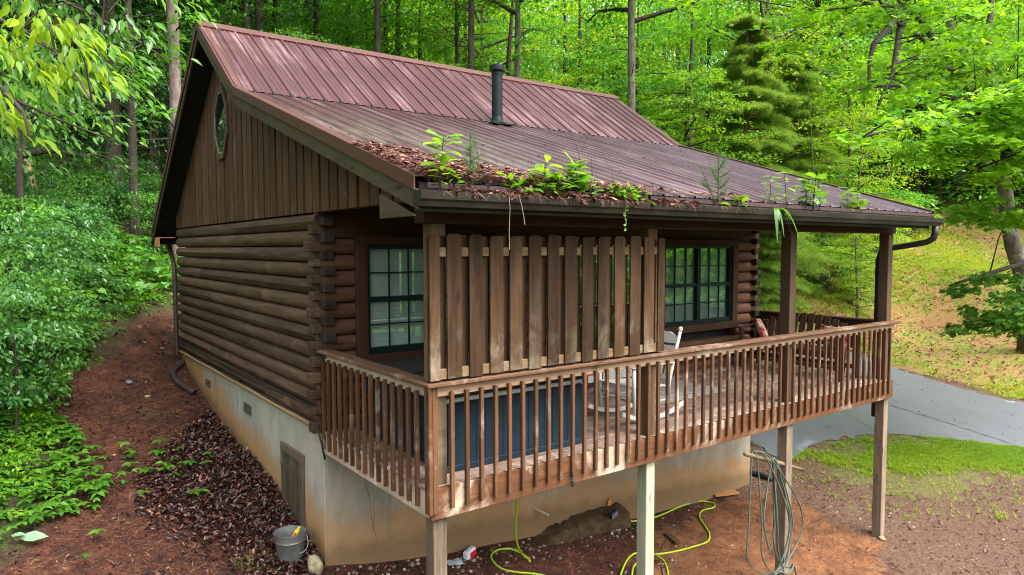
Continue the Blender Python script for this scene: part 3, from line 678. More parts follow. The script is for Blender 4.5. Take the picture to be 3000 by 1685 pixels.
def pdist(x, y, poly):
    """signed distance to a polygon, negative inside"""
    x = np.asarray(x, float); y = np.asarray(y, float); d = np.full(x.shape, 1e9); n = len(poly)
    for i in range(n):
        ax, ay = poly[i]; bx, by = poly[(i+1) % n]; ex, ey = bx-ax, by-ay
        t = np.clip(((x-ax)*ex+(y-ay)*ey)/(ex*ex+ey*ey+1e-12), 0, 1); d = np.minimum(d, np.hypot(x-ax-t*ex, y-ay-t*ey))
    return np.where(inpoly(x, y, poly), -d, d)
def wob(x, y, s=1.0, seed=0):
    r = np.random.default_rng(seed); o = 0
    for k in range(6):
        a = r.uniform(0, 2*PI); f = s*(.5*1.7**k); o = o+np.sin((x*math.cos(a)+y*math.sin(a))*f+r.uniform(0, 9))/(1.4**k)
    return o/2.2
DRIVE = [(7.98, 3.2), (8.6, 1.9), (9.15, 1.1), (9.2, .7), (9.25, .1), (9.5, -.02), (9.9, .02), (10.4, -.02), (10.9, -.2), (11.4, -.45), (12.0, -.9), (12.6, -1.45), (13.0, -2.0), (13.5, -2.5), (15.2, -4.3), (19, -8.2),
         (22.5, -7.2), (19, -3.8), (16.9, -1.7), (16.6, -.75), (17.0, .16), (17.3, 1.1), (17.6, 2.0), (18.0, 2.9), (17.9, 4.6), (16.4, 5.9), (14, 7.6), (11, 8.6), (8.4, 8.2)]
def ground_h(x, y):
    z = _h0(x, y)
    d = pdist(x, y, DRIVE); 
    z = z+.02*wob(x, y, 2.2, 3)*np.clip(d/.6, 0, 1)+.05*wob(x, y, .8, 5)*np.clip(d/1.5, 0, 1)
    # leaves have drifted into a bank along the gable wall; a wash-out under the deck
    z = z+.08*np.exp(-((y-1.7)/1.6)**2)*np.exp(-((x+.3)/.6)**2)
    z = z-.20*np.exp(-((x-3.1)/.6)**2-((y+.75)/.45)**2)
    z = np.where((x > .15) & (x < 7.8) & (y > .15) & (y < 7.2), np.minimum(z, -.35), z)
    return z
def ghz(x, y): return float(ground_h(np.array([x]), np.array([y]))[0])
def onground(u, v, dmax=60, lift=0.0):
    ds = np.arange(3, dmax, .02); r = at(u, v, 1.0)-CAM; X = CAM+ds[:, None]*r
    b = X[:, 2] < ground_h(X[:, 0], X[:, 1]); i = int(np.argmax(b)); p = X[i].copy(); p[2] = ghz(p[0], p[1])+lift; return p
def axis_pts(segs):
    o = []
    for a, b, s in segs: o += list(np.arange(a, b, s))
    return np.array(o+[segs[-1][1]])
gx = axis_pts([(-75, -20, 3), (-20, -6, .5), (-6, 14, .11), (14, 24, .3), (24, 50, 1), (50, 100, 3)])
gy = axis_pts([(-120, -24, 4), (-24, -9, 1), (-9, -4.5, .3), (-4.5, 8.5, .11), (8.5, 18, .3), (18, 40, .8), (40, 110, 3)])
GX, GY = np.meshgrid(gx, gy, indexing='ij'); GZ = ground_h(GX.ravel(), GY.ravel())
V = np.c_[GX.ravel(), GY.ravel(), GZ]; nx, ny = len(gx), len(gy)
I = np.arange(nx*ny).reshape(nx, ny); F = np.stack([I[:-1, :-1], I[1:, :-1], I[1:, 1:], I[:-1, 1:]], -1).reshape(-1, 4)
me = bpy.data.meshes.new("ground"); me.vertices.add(len(V)); me.vertices.foreach_set("co", V.astype(np.float32).ravel())
me.loops.add(F.size); me.loops.foreach_set("vertex_index", F.astype(np.int32).ravel()); me.polygons.add(len(F)); me.polygons.foreach_set("loop_start", np.arange(0, F.size, 4, dtype=np.int32))
GRASS = [(9.5, -.05), (10.4, -.02), (11.4, -.45), (12.6, -1.45), (13.5, -2.5), (15, -4.2), (14.0, -4.6), (12.2, -3.4), (11.3, -2.6), (10.2, -2.6), (9.65, -2.35), (9.25, -1.6), (9.1, -.9), (9.25, -.35)]
CLAY = [(4.6, -.1), (7.6, -.2), (8.0, -1.2), (7.9, -2.5), (7.0, -3.0), (5.6, -3.4), (4.2, -3.3), (3.2, -2.4), (3.9, -1.2)]
HILL = [(15.5, 7.2), (17.4, 6.2), (18.5, 4.5), (18.3, 2.5), (17.4, .6), (16.9, -1.2), (18.6, -3.2), (24, -8), (60, -6), (60, 12), (40, 9.5), (32, 8.2), (28, 7.5), (24.7, 7.4), (20.5, 7.1)]
PATH = [(-.2, -3), (-3.0, -3.5), (-3.4, -1.0), (-2.75, 1.2), (-2.35, 2.6), (-2.0, 3.6), (-2.3, 5.2), (-2.2, 6.4), (-1.4, 7.6), (-.6, 8.8), (.4, 9.2), (.9, 8.0), (.3, 7.0), (.3, 0)]
x, y = V[:, 0], V[:, 1]
def soft(d, w): return np.clip(.5-d/w, 0, 1)
wb = wob(x, y, 1.6, 11)*.35
clay = soft(pdist(x, y, CLAY)+wb, .9); grass = soft(pdist(x, y, GRASS)+wb*.6, .5); hill = soft(pdist(x, y, HILL)+wb*2, 2.0); path = soft(pdist(x, y, PATH)+wb, .8)
gravel = soft(np.maximum(-(x-6.9), (y-1.8))+wb, 1.4)*np.clip(1-hill, 0, 1)
yard = np.clip(path+clay+gravel+grass+soft(pdist(x, y, [(-3, -9), (20, -9), (20, -2), (8.5, 3), (-.5, 1), (-3.2, .5)])+wb, 1.5), 0, 1)
for nm, ch in (("zone", (clay, grass, hill, yard)), ("zone_b", (gravel, path, np.zeros_like(x), np.ones_like(x)))):
    a = me.attributes.new(nm, 'FLOAT_COLOR', 'POINT'); a.data.foreach_set("color", np.stack(ch, -1).astype(np.float32).ravel())
me.update(calc_edges=True); me.shade_smooth()
k = NT("ground_soil"); c = k.coord(); at1 = k.n("ShaderNodeAttribute"); at1.attribute_name = "zone"; at2 = k.n("ShaderNodeAttribute"); at2.attribute_name = "zone_b"
z1 = k.n("ShaderNodeSeparateColor"); k.l(at1.outputs["Color"], z1.inputs[0]); z2 = k.n("ShaderNodeSeparateColor"); k.l(at2.outputs["Color"], z2.inputs[0]); yd = at1.outputs["Alpha"]
n1 = k.noise(c, 3.2, 7, .7, .4); n2 = k.noise(c, 24, 6, .75); n3 = k.noise(c, .9, 5, .65); n4 = k.noise(c, 70, 4, .7)
straw = k.ramp(k.math('ADD', k.math('MULTIPLY', n1, .5), k.math('MULTIPLY', n2, .5)), [(.38, (.014, .007, .0065)), (.47, (.052, .018, .0125)), (.56, (.105, .036, .020)), (.66, (.26, .125, .065))])
claycol = k.ramp(k.math('ADD', k.math('MULTIPLY', n1, .6), k.math('MULTIPLY', n2, .4)), [(.36, (.045, .019, .010)), (.48, (.14, .056, .024)), (.60, (.235, .102, .044)), (.74, (.31, .165, .085))])
grav = k.ramp(k.math('ADD', k.math('MULTIPLY', n2, .5), k.math('MULTIPLY', n4, .5)), [(.36, (.030, .016, .010)), (.48, (.090, .048, .031)), (.58, (.175, .102, .068)), (.70, (.36, .28, .22))])
forest = k.ramp(k.math('ADD', k.math('MULTIPLY', n1, .6), k.math('MULTIPLY', n2, .4)), [(.36, (.022, .014, .010)), (.48, (.065, .040, .022)), (.56, (.045, .085, .018)), (.64, (.12, .065, .035)), (.74, (.08, .14, .025))])
hillc = k.ramp(k.math('ADD', k.math('MULTIPLY', n3, .5), k.math('MULTIPLY', n1, .5)), [(.38, (.26, .105, .048)), (.47, (.30, .16, .07)), (.52, (.22, .19, .035)), (.57, (.15, .22, .03)), (.68, (.26, .27, .02))])
hillc = k.mix(k.step(n2, .48, .62), hillc, (.11, .085, .03), 'MIX'); hillc = k.mix(k.math('MULTIPLY', k.step(k.noise(c, .45, 5, .7), .58, .70), .5), hillc, (.30, .24, .012))
grs = k.ramp(n2, [(.35, (.07, .12, .015)), (.6, (.17, .30, .025))])
def rag(m_, amp=.5): return k.step(k.math('ADD', m_, k.math('MULTIPLY', k.math('SUBTRACT', n1, .5), amp*2)), .38, .62)
col = k.mix(rag(yd), forest, straw); col = k.mix(rag(z2.outputs[0], .9), col, grav); col = k.mix(rag(z1.outputs[0], .7), col, claycol); col = k.mix(rag(z1.outputs[2], .6), col, hillc); col = k.mix(k.math('MULTIPLY', rag(z1.outputs[1], 1.4), .25), col, grs)
moss = k.math('MULTIPLY', k.step(k.noise(c, .75, 3, .5), .66, .72), z2.outputs[1]); col = k.mix(k.math('MULTIPLY', moss, .8), col, (.11, .12, .02))
wet = k.step(n3, .45, .6)
k.princ(col, k.math('SUBTRACT', .9, k.math('MULTIPLY', wet, .15)), .25, 0, k.bump(k.math('ADD', n2, k.math('MULTIPLY', n4, .5)), .9, .035)); M_SOIL = k.m
me.materials.append(M_SOIL); g = link("ground", me); tag(g, kind="structure")

# driveway: asphalt sheet 4 mm over the ground
dx = np.arange(7.5, 23, .16); dyy = np.arange(-9, 9, .16); A, B = np.meshgrid(dx, dyy, indexing='ij')
ins = pdist(A.ravel(), B.ravel(), DRIVE).reshape(A.shape) + .05*wob(A, B, 7, 8) < 0.0
I = np.arange(A.size).reshape(A.shape); q = np.stack([I[:-1, :-1], I[1:, :-1], I[1:, 1:], I[:-1, 1:]], -1)
keep = (ins[:-1, :-1].astype(int)+ins[1:, :-1]+ins[1:, 1:]+ins[:-1, 1:]) >= 2
q = q[keep]; dd = pdist(A.ravel(), B.ravel(), DRIVE)
# pull the outer ring onto the outline so that the edge runs clean
ax_, ay_ = A.ravel().copy(), B.ravel().copy(); n = len(DRIVE)
bd = np.full(ax_.shape, 1e9); px, py = ax_.copy(), ay_.copy()
for i in range(n):
    x0, y0 = DRIVE[i]; x1, y1 = DRIVE[(i+1) % n]; ex, ey = x1-x0, y1-y0; t = np.clip(((ax_-x0)*ex+(ay_-y0)*ey)/(ex*ex+ey*ey), 0, 1)
    qx, qy = x0+t*ex, y0+t*ey; dq = np.hypot(ax_-qx, ay_-qy); s = dq < bd; bd[s] = dq[s]; px[s] = qx[s]; py[s] = qy[s]
near = (np.abs(dd) < .12); ax_[near] = px[near]; ay_[near] = py[near]
ax_[near] += .05*wob(ax_[near], ay_[near], 14, 4); ay_[near] += .05*wob(ax_[near], ay_[near], 17, 6); 
us = np.unique(q); mp = {int(a): i for i, a in enumerate(us)}
zz = ground_h(ax_[us], ay_[us])+.012
me = bpy.data.meshes.new("driveway"); me.from_pydata(np.c_[ax_[us], ay_[us], zz].tolist(), [], [[mp[int(b)] for b in f] for f in q]); me.shade_smooth()
k = NT("asphalt"); c = k.coord(); n5 = k.noise(c, .5, 5, .6); n6 = k.noise(c, 90, 4, .7)
col = k.mix(n5, (.076, .079, .093), (.120, .123, .141)); col = k.mix(k.math('MULTIPLY', k.step(k.noise(c, 1.7, 6, .75, .6), .52, .66), .4), col, (.055, .058, .07)); col = k.mix(k.math('MULTIPLY', k.step(n6, .5, .7), .35), col, (.16, .165, .19))
vo = k.n("ShaderNodeTexVoronoi"); vo.feature = 'DISTANCE_TO_EDGE'; vo.inputs["Scale"].default_value = .16; k.l(k.vmath('ADD', c, k.mapping(k.n("ShaderNodeTexNoise").outputs["Color"], (.15, .15, .15))), vo.inputs["Vector"])
col = k.mix(k.math('SUBTRACT', 1.0, k.step(vo.outputs["Distance"], .0, .004)), col, (.03, .03, .035))
k.princ(col, k.math('ADD', .38, k.math('MULTIPLY', n5, .3)), .5, 0, k.bump(n6, .35, .006)); me.materials.append(k.m)
tag(link("driveway", me), kind="structure")
m = MB(); pa, pb = onground(2600, 1187), onground(3010, 1318)
for i in range(24):
    a, b2_ = pa+(pb-pa)*i/24, pa+(pb-pa)*(i+1)/24; q = [np.array([p[0], p[1], ghz(p[0], p[1])+.0175]) for p in (a, b2_)]; wv = np.array([.014, .012, 0])*(1+.5*math.sin(i*2.3)); off = np.array([.02, .02, 0])*math.sin(i*1.7); off2 = np.array([.02, .02, 0])*math.sin((i+1)*1.7)
    m.add([q[0]-wv+off, q[0]+wv+off, q[1]+wv+off2, q[1]-wv+off2], [(0, 1, 2, 3)])
tag(m.build("driveway_seam", plain("tar_seam", (.022, .022, .025), .6), None, False, False), kind="structure")

# ------------------------------------------------------------------ ground litter, needles, grass (nobody could count these)
def scatter(n, poly, seed=0, dens=None):
    r = np.random.default_rng(seed); p = np.array(poly); lo, hi = p.min(0), p.max(0); out = []
    tot = 0
    while tot < n:
        c = r.uniform(lo, hi, (n*2, 2)); kp = inpoly(c[:, 0], c[:, 1], poly)
        if dens is not None: kp &= r.random(len(c)) < dens(c[:, 0], c[:, 1])
        c = c[kp]; out.append(c); tot += len(c)
        if len(c) == 0: break
    return np.concatenate(out)[:n]
def tilted(n, t, r):
    a = r.uniform(0, 2*PI, n); ax = np.c_[np.cos(a), np.sin(a), r.normal(0, t, n)]; nm = np.c_[r.normal(0, t, n), r.normal(0, t, n), np.ones(n)]
    return frames(ax, nm)
DEADLEAF = litter_mat("dead_leaf", [(0, (.008, .005, .006)), (.4, (.026, .010, .010)), (.7, (.052, .018, .013)), (.9, (.115, .038, .02)), (1, (.24, .10, .05))], .38, .5)
STRAW = litter_mat("pine_straw", [(0, (.03, .012, .009)), (.45, (.10, .036, .019)), (.8, (.24, .105, .05)), (1, (.42, .26, .14))], .6, .3)
FLAKE = litter_mat("ground_flakes", [(0, (.03, .016, .012)), (.5, (.10, .054, .038)), (.85, (.22, .145, .105)), (1, (.46, .39, .33))], .7, .3)
def lay(name, tpl, n, poly, size, mat, tilt, lift, seed, dens=None, stack=0.0):
    r = np.random.default_rng(seed); p = scatter(n, poly, seed, dens); n = len(p)
    z = ground_h(p[:, 0], p[:, 1])+lift+(r.random(n)*stack if stack else 0)
    X, Y, Z = tilted(n, tilt, r)
    return stamp(tpl[0], tpl[1], np.c_[p, z], X, Y, Z, r.uniform(size[0], size[1], n), np.c_[r.random(n), r.random(n)])
BANKP = [(-.02, .05), (-.02, 4.9), (-.4, 4.6), (-1.0, 3.5), (-1.6, 2.5), (-1.6, 1.3), (-1.15, .5), (-.75, -.1), (-.2, -.3)]
bdn = lambda x, y: np.clip(-pdist(x, y, BANKP)*1.6+.25*wob(x, y, 4, 19)+.12, .04, 1)+(x > -.45)*.6
b1 = lay("l", LITTER, 9500, BANKP, (.04, .085), None, .55, .006, 21, bdn, .045)
PATHL = [(-3.4, -1.2), (-2.9, 1.4), (-2.4, 3.2), (-2.2, 5.4), (-1.9, 7.4), (.0, 7.4), (-.02, -.3), (.6, -1.4), (-.5, -2.4)]
b2 = lay("l", LITTER, 3800, PATHL+[(-.4, -3)], (.02, .065), None, .45, .006, 22)
b2b = lay("l", LITTER, 3500, [(-2.6, 4.5), (-2.0, 7), (-1.4, 8), (-.2, 7.4), (1.5, 7.5), (5, 9), (5, 15), (-5, 15), (-5, 8)], (.05, .12), None, .45, .008, 26)
tag(link("leaf_litter", raw_mesh("leaf_litter", [b1, b2, b2b], [DEADLEAF])), "drift of wet dark brown leaves heaped along the foundation", "leaf litter", kind="stuff")
b3 = lay("l", NEEDLE, 22000, PATHL, (.07, .16), None, .10, .006, 23)
tag(link("pine_needles", raw_mesh("pine_needles", [b3], [STRAW])), "reddish pine needles covering the path beside the cabin", "pine needles", kind="stuff")
FR = [(8.0, 1.7), (9.0, .6), (9.2, -1), (9.6, -2.4), (11.4, -2.7), (13.8, -4.5), (12, -6), (6, -5.0), (.5, -3.2), (.2, -.2), (3, -.1), (7.9, -.1)]
fd = lambda x, y: np.clip(.18+np.clip((x-7.2)/1.5, 0, .82)+np.clip(-(y+2.6), 0, .5)-.0, 0, 1)
b4 = lay("l", LITTER, 7500, FR, (.02, .06), None, .45, .003, 24, fd)
b5 = lay("l", LITTER, 2600, [(.2, -.1), (4.8, -.1), (4.2, -2.2), (.2, -2.8)], (.015, .055), None, .5, .004, 25)
b6 = lay('l', LITTER, 420, DRIVE, (.025, .06), None, .3, .016, 27)
tag(link("ground_debris", raw_mesh("ground_debris", [b4, b5, b6], [FLAKE])), "leaf flakes and stone chips strewn in front of the deck posts", "debris", kind="stuff")
GR = foliage("grass_blade", [(0, (.09, .19, .012)), (.5, (.22, .36, .018)), (1, (.42, .48, .035))], .45, .5, .3, .01)
GR2 = foliage("hill_grass", [(0, (.11, .22, .015)), (.5, (.25, .36, .02)), (1, (.46, .46, .03))], .45, .55, .3, .01)
def tufts(n, poly, size, seed, dens=None):
    r = np.random.default_rng(seed); p = scatter(n, poly, seed, dens); n = len(p); z = ground_h(p[:, 0], p[:, 1])-.004
    a = r.uniform(0, 2*PI, n); X = np.c_[np.cos(a), np.sin(a), np.zeros(n)]; Z = np.tile([[0, 0, 1.0]], (n, 1)); Y = np.cross(Z, X)
    cl = np.clip(.5+.5*wob(p[:, 0], p[:, 1], 1.5, seed), 0, 1)
    return stamp(BLADES[0], BLADES[1], np.c_[p, z], X, Y, Z, r.uniform(size[0], size[1], n), np.c_[r.random(n), cl])
gd = lambda x, y: np.clip(.10+1.3*np.clip(wob(x, y, 2.6, 31)+.42, 0, .7)-np.clip((pdist(x, y, GRASS)+.45+.3*wob(x, y, 5, 61))*1.3, 0, .9), .02, 1)
GW = [(9.3, .0), (9.9, -.02), (11.4, -.5), (12.6, -1.5), (13.5, -2.55), (15.2, -4.35), (17, -6.2), (14.5, -6), (11.8, -4.0), (9.6, -3.2), (8.5, -2.2), (8.5, -.6), (8.9, .1)]
gw = lambda x, y: np.clip(.40-(pdist(x, y, GRASS)+.55)*.6+.6*wob(x, y, 2.3, 31)+.35*wob(x, y, 7, 37), .015, .8)*(pdist(x, y, DRIVE) > -.04)
b = tufts(13500, GW, (.025, .095), 41, gw)
tag(link("grass", raw_mesh("grass", [b], [GR])), "bright green grass patch beside the driveway", "grass", kind="stuff")
hd = lambda x, y: np.clip((wob(x, y, .9, 32)+.45), .06, 1)
HN = [(17.4, 5.9), (18.5, 4.5), (18.3, 2.5), (17.4, .6), (16.9, -1.2), (18.6, -3.2), (24, -6), (36, -1), (36, 8.5), (28, 7.4), (21, 7)]
HILLF = litter_mat('hill_leaves', [(0, (.06, .03, .02)), (.6, (.24, .11, .055)), (1, (.42, .27, .16))])
bf = lay('l', LITTER, 9000, HN, (.06, .14), None, .45, .006, 43)
tag(link('fallen_leaves', raw_mesh('fallen_leaves', [bf], [HILLF])), 'tan fallen leaves scattered over the grassy slope', 'leaf litter', kind='stuff')
b = tufts(24000, HN, (.05, .14), 42, hd)
tag(link("grass", raw_mesh("grass", [b], [GR2])), "yellow green grass and moss on the slope above the driveway", "grass", kind="stuff")
# ------------------------------------------------------------------ woodland
LF_BRIGHT = foliage("leaf_bright", [(0, (.032, .095, .007)), (.35, (.085, .22, .012)), (.65, (.16, .34, .016)), (1, (.30, .50, .022))], .47, .5, .3, .03)
LF_MID = foliage("leaf_mid", [(0, (.028, .095, .014)), (.35, (.070, .20, .022)), (.65, (.12, .32, .028)), (1, (.20, .45, .034))], .48, .5, .3, .03)
LF_COOL = foliage("leaf_cool", [(0, (.014, .052, .015)), (.4, (.042, .132, .032)), (.7, (.085, .225, .048)), (1, (.17, .36, .07))], .40, .3, .55, .03)
LF_YEL = foliage("leaf_yellow_green", [(0, (.080, .17, .006)), (.4, (.17, .31, .008)), (.7, (.29, .44, .012)), (1, (.46, .58, .02))], .55, .5, .3, .01)
LF_PINE = foliage("needle_soft", [(0, (.075, .16, .025)), (.5, (.17, .31, .045)), (1, (.33, .46, .085))], .5, .5, .2, .02)
LF_RED = foliage("leaf_dead_red", [(0, (.12, .025, .012)), (1, (.30, .08, .04))], .3, .6, .3, .01)
def bark(name, dk, lt, sc=(9, 9, 2.2), moss=None, patch=None):
    k = NT(name); c = k.coord(); v = k.n("ShaderNodeTexVoronoi"); v.inputs["Scale"].default_value = 1.0; k.l(k.mapping(c, tuple(a*1.3 for a in sc)), v.inputs["Vector"])
    n = k.noise(k.mapping(c, sc), 1.5, 6, .7, .6)
    f = k.math('ADD', k.math('MULTIPLY', n, .7), k.math('MULTIPLY', v.outputs["Distance"], .4))
    col = k.ramp(f, [(.32, dk), (.5, tuple((a+b)/2 for a, b in zip(dk, lt))), (.72, lt)])
    if patch: col = k.mix(k.step(k.noise(c, 2.5, 5, .7), .5, .62), col, patch)
    if moss: col = k.mix(k.math('MULTIPLY', k.step(k.noise(c, 1.8, 5, .7), .48, .66), .7), col, moss)
    k.princ(col, .85, .2, 0, k.bump(f, .8, .03)); return k.m
BK_DARK = bark("bark_dark", (.014, .011, .009), (.065, .05, .042), moss=(.05, .07, .03))
BK_PINE = bark("bark_pine", (.10, .066, .06), (.29, .215, .20), (7, 7, 3.2))
BK_RED = bark("bark_red_pine", (.06, .026, .02), (.21, .11, .085), (7, 7, 2.6))
BK_GREY = bark("bark_grey", (.04, .036, .032), (.17, .15, .13), (9, 9, 2.5), moss=(.07, .09, .045))
BK_PALE = bark("bark_pale_mottled", (.03, .024, .019), (.12, .10, .082), (8, 8, 2.6), moss=(.10, .11, .055), patch=(.19, .178, .15))

def spray_leaves(centers, dirs, R, nleaf, tpl, size, droop=.25, tilt=.38, r=rng, clump=None, flat=.10, fwd=.6):
    """flat sprays of leaves, as a broadleaf carries them in layers: a fan of leaves around each centre"""
    m = len(centers); N = m*nleaf; C2 = np.repeat(np.asarray(centers, float), nleaf, 0); D2 = np.repeat(np.asarray(dirs, float), nleaf, 0)
    D2[:, 2] = 0; D2 /= np.linalg.norm(D2, axis=1, keepdims=True)+1e-9; S2 = np.c_[-D2[:, 1], D2[:, 0], np.zeros(N)]
    R2 = np.repeat(np.broadcast_to(np.asarray(R, float), (m,)), nleaf)
    rad = np.sqrt(r.random(N)); ang = r.uniform(0, 2*PI, N)
    a = rad*np.cos(ang)*R2*1.25; b = rad*np.sin(ang)*R2*.85
    tl = np.repeat(r.normal(0, .18, m), nleaf)
    z = r.normal(0, flat, N)*R2-droop*(a/R2+rad*.5)*R2*.5+tl*b
    pos = C2+D2*a[:, None]+S2*b[:, None]; pos[:, 2] += z
    out = D2*(a+fwd*R2)[:, None]+S2*b[:, None]; out += r.normal(0, .35, (N, 3))*R2[:, None]; out[:, 2] -= droop*R2*1.2
    nm = np.c_[r.normal(0, tilt, N), r.normal(0, tilt, N), np.ones(N)]+D2*.15
    X, Y, Z = frames(out, nm)
    cl = np.repeat(r.random(m) if clump is None else clump, nleaf)
    return stamp(tpl[0], tpl[1], pos, X, Y, Z, r.uniform(size[0], size[1], N), np.c_[r.random(N), np.clip(cl+r.normal(0, .1, N), 0, 1)])
def trunk_pts(H, lean, wv, n=12, r=rng):
    ph = r.uniform(0, 6, 2)
    return [(lean[0]*t+wv*math.sin(t*3.3+ph[0])*t, lean[1]*t+wv*math.sin(t*2.7+ph[1])*t, H*t) for t in np.linspace(0, 1, n)]
def trunk_mesh(name, pts, r0, r1, mat, n=14, flare=.35, seed=0):
    m = MB(); k2 = len(pts); rr = [r0+(r1-r0)*(i/(k2-1))+r0*flare*math.exp(-pts[i][2]/(r0*3)) for i in range(k2)]
    pts = [(pts[0][0], pts[0][1], -.9)]+list(pts); rr = [rr[0]*1.15]+rr
    m.tube(pts, rr, n); me = bpy.data.meshes.new(name); me.from_pydata(m.v, [], m.f); me.materials.append(mat); me.shade_smooth(); return me
def crown_mesh(name, H, h0, Rc, nl, ns, nleaf, size, tpl, leafmat, barkmat, lean=(0, 0), seed=1, shape='round', sprayR=(.55, 1.05), droop=.3, rt=.09, up=.25, low=0):
    r = np.random.default_rng(seed); mb = MB(); cs, ds, Rs, cl = [], [], [], []
    for i in range(low):
        hz = 2.5+(h0-2.5)*i/max(1, low); az = r.uniform(0, 2*PI); Ln = r.uniform(.5, 1.7); d = np.array([math.cos(az), math.sin(az), r.uniform(-.1, .3)]); p0 = np.array([0, 0, hz]); mb.tube([p0, p0+d*Ln*.6+np.array([0, 0, .05]), p0+d*Ln], [.022, .014, .004], 5, False)
        if i % 3: cs.append(p0+d*Ln); ds.append(d*np.array([1, 1, 0])); Rs.append(r.uniform(.35, .65)); cl.append(r.random())
    for i in range(nl):
        t = (i+.5)/nl; hz = h0+(H-h0)*t*.97; az = i*2.399+r.uniform(-.4, .4)
        prof = {'round': math.sin(PI*min(.97, .18+.78*t))**.7, 'cone': 1.02-t*.92, 'flat': .65+.35*math.sin(PI*t)}[shape]
        Ln = Rc*prof*r.uniform(.7, 1.1); p0 = np.array([lean[0]*hz/H, lean[1]*hz/H, hz]); d = np.array([math.cos(az), math.sin(az), up+r.uniform(-.15, .2)])
        path = [p0+d*Ln*q+np.array([0, 0, -.22*droop*Ln*q*q*2])+r.normal(0, .05, 3)*Ln*q for q in (0, .3, .6, .85, 1.0)]
        mb.tube(path, [rt*(1-.75*q)*(1-.5*t) for q in (0, .3, .6, .85, 1)], 5, False)
        dr = np.array([d[0], d[1], 0])
        for q in np.linspace(.22, 1.0, ns):
            j = min(3, int(q/.3)); base = path[j]*(1-.0)+(path[j+1]-path[j])*min(1, max(0, (q-[0, .3, .6, .85][j])/[.3, .3, .25, .15][j]))
            side = np.array([-dr[1], dr[0], 0])*r.uniform(-1, 1)*Ln*.45*(.35+q*.6)
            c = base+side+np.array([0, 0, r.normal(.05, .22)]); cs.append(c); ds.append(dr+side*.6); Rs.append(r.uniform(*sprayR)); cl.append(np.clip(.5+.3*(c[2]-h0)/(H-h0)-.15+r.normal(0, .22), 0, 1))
            if r.random() < .5: mb.tube([base, (base+c)/2+np.array([0, 0, .04]), c], [rt*.22, rt*.15, rt*.08], 4, False)
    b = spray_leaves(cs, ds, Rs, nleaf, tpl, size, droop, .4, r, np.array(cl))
    return raw_mesh(name, [b+(0,), mb_batch(mb, 1)], [leafmat, barkmat])
def needle_crown(name, H, h0, Rc, nl, leafmat, barkmat, seed=1):
    r = np.random.default_rng(seed); mb = MB(); P, A = [], []
    for i in range(nl):
        t = (i+.5)/nl; hz = h0+(H-h0)*t; az = i*2.399+r.uniform(-.6, .6); hz += r.normal(0, .12); Ln = Rc*(1.02-t*.8)*r.uniform(.6, 1.12); d = np.array([math.cos(az), math.sin(az), r.normal(.0, .18)]); s = np.array([-d[1], d[0], 0])
        f = lambda q: np.array([0, 0, hz])+d*Ln*q+np.array([0, 0, .12*Ln*q-.30*Ln*q*q])
        mb.tube([f(q) for q in (0, .35, .7, 1)], [.035, .024, .014, .005], 4, False)
        for q in np.linspace(.2, 1, 13):
            for sg in (-1, 1):
                L2 = Ln*.32*(1.1-q*.6)*r.uniform(.7, 1.2)
                for w_ in np.linspace(.15, 1, 6):
                    p = f(q)+s*sg*L2*w_+d*L2*w_*.6+np.array([0, 0, -.25*L2*w_*w_]); P.append(p); A.append(s*sg+d*.7)
    P, A = np.array(P), np.array(A); k2 = 22; n = len(P)*k2; P2 = np.repeat(P, k2, 0)+r.normal(0, .05, (n, 3)); A2 = np.repeat(A, k2, 0)+r.normal(0, .8, (n, 3)); A2[:, 2] -= .2
    X, Y, Z = frames(A2, np.c_[r.normal(0, .5, (n, 2)), np.ones(n)])
    tv = [(a, b*2.2, c) for a, b, c in NEEDLE[0]]
    b = stamp(tv, NEEDLE[1], P2, X, Y, Z, r.uniform(.10, .18, n), np.c_[r.random(n), np.repeat(r.random(len(P)), k2)])
    return raw_mesh(name, [b+(0,), mb_batch(mb, 1)], [leafmat, barkmat])

CROWN = {
 'a': crown_mesh("crown", 15, 2.6, 4.4, 34, 6, 75, (.10, .17), MAPLE, LF_BRIGHT, BK_DARK, seed=3, shape='flat', droop=.35),
 'b': crown_mesh("crown", 16, 3.4, 4.6, 34, 6, 85, (.09, .15), LEAF4, LF_MID, BK_DARK, seed=4, shape='flat', droop=.45),
 'c': crown_mesh("crown", 13, 1.6, 3.6, 30, 6, 80, (.10, .16), LEAF4, LF_COOL, BK_DARK, seed=5, shape='flat', droop=.4),
 'd': crown_mesh("crown", 20, 8.5, 4.8, 30, 6, 80, (.11, .18), LEAF4, LF_MID, BK_DARK, seed=6, shape='round', droop=.3, low=16),
 'e': crown_mesh("crown", 12, 1.5, 3.6, 30, 6, 80, (.09, .15), LEAF4, LF_YEL, BK_GREY, seed=8, shape='flat', droop=.35),
 'n': needle_crown("crown", 9, .4, 2.7, 92, LF_PINE, BK_RED, 9),
}
CR_BASE = {'a': 15, 'b': 16, 'c': 13, 'd': 20, 'e': 12, 'n': 9}
def tree(name, label, u, v, d, wpx, bk, cr, H=None, lean=(0, 0), grp=None, crz=1.0, sink=0):
    p = at(u, v, d); x, y = p[0], p[1]; z = ghz(x, y); r0 = wpx*d/FPX/2
    H = H or CR_BASE[cr]*crz if cr else H
    t = thing(name, label, "tree", (x, y, z), 0, grp)
    pts = trunk_pts(H*.98, (lean[0]*H, lean[1]*H), .12)
    link("trunk", trunk_mesh("trunk", pts, r0, r0*.35, bk), t)
    if cr:
        c = link("crown", CROWN[cr], t); s = H/CR_BASE[cr]; c.scale = (s*1.0, s*1.0, s); c.rotation_euler = (math.atan(-lean[1])*.0, 0, random.uniform(0, 6.28)); c.location = (lean[0]*H*.6, lean[1]*H*.6, 0)
    return t
WOOD = "forest trees behind the cabin"
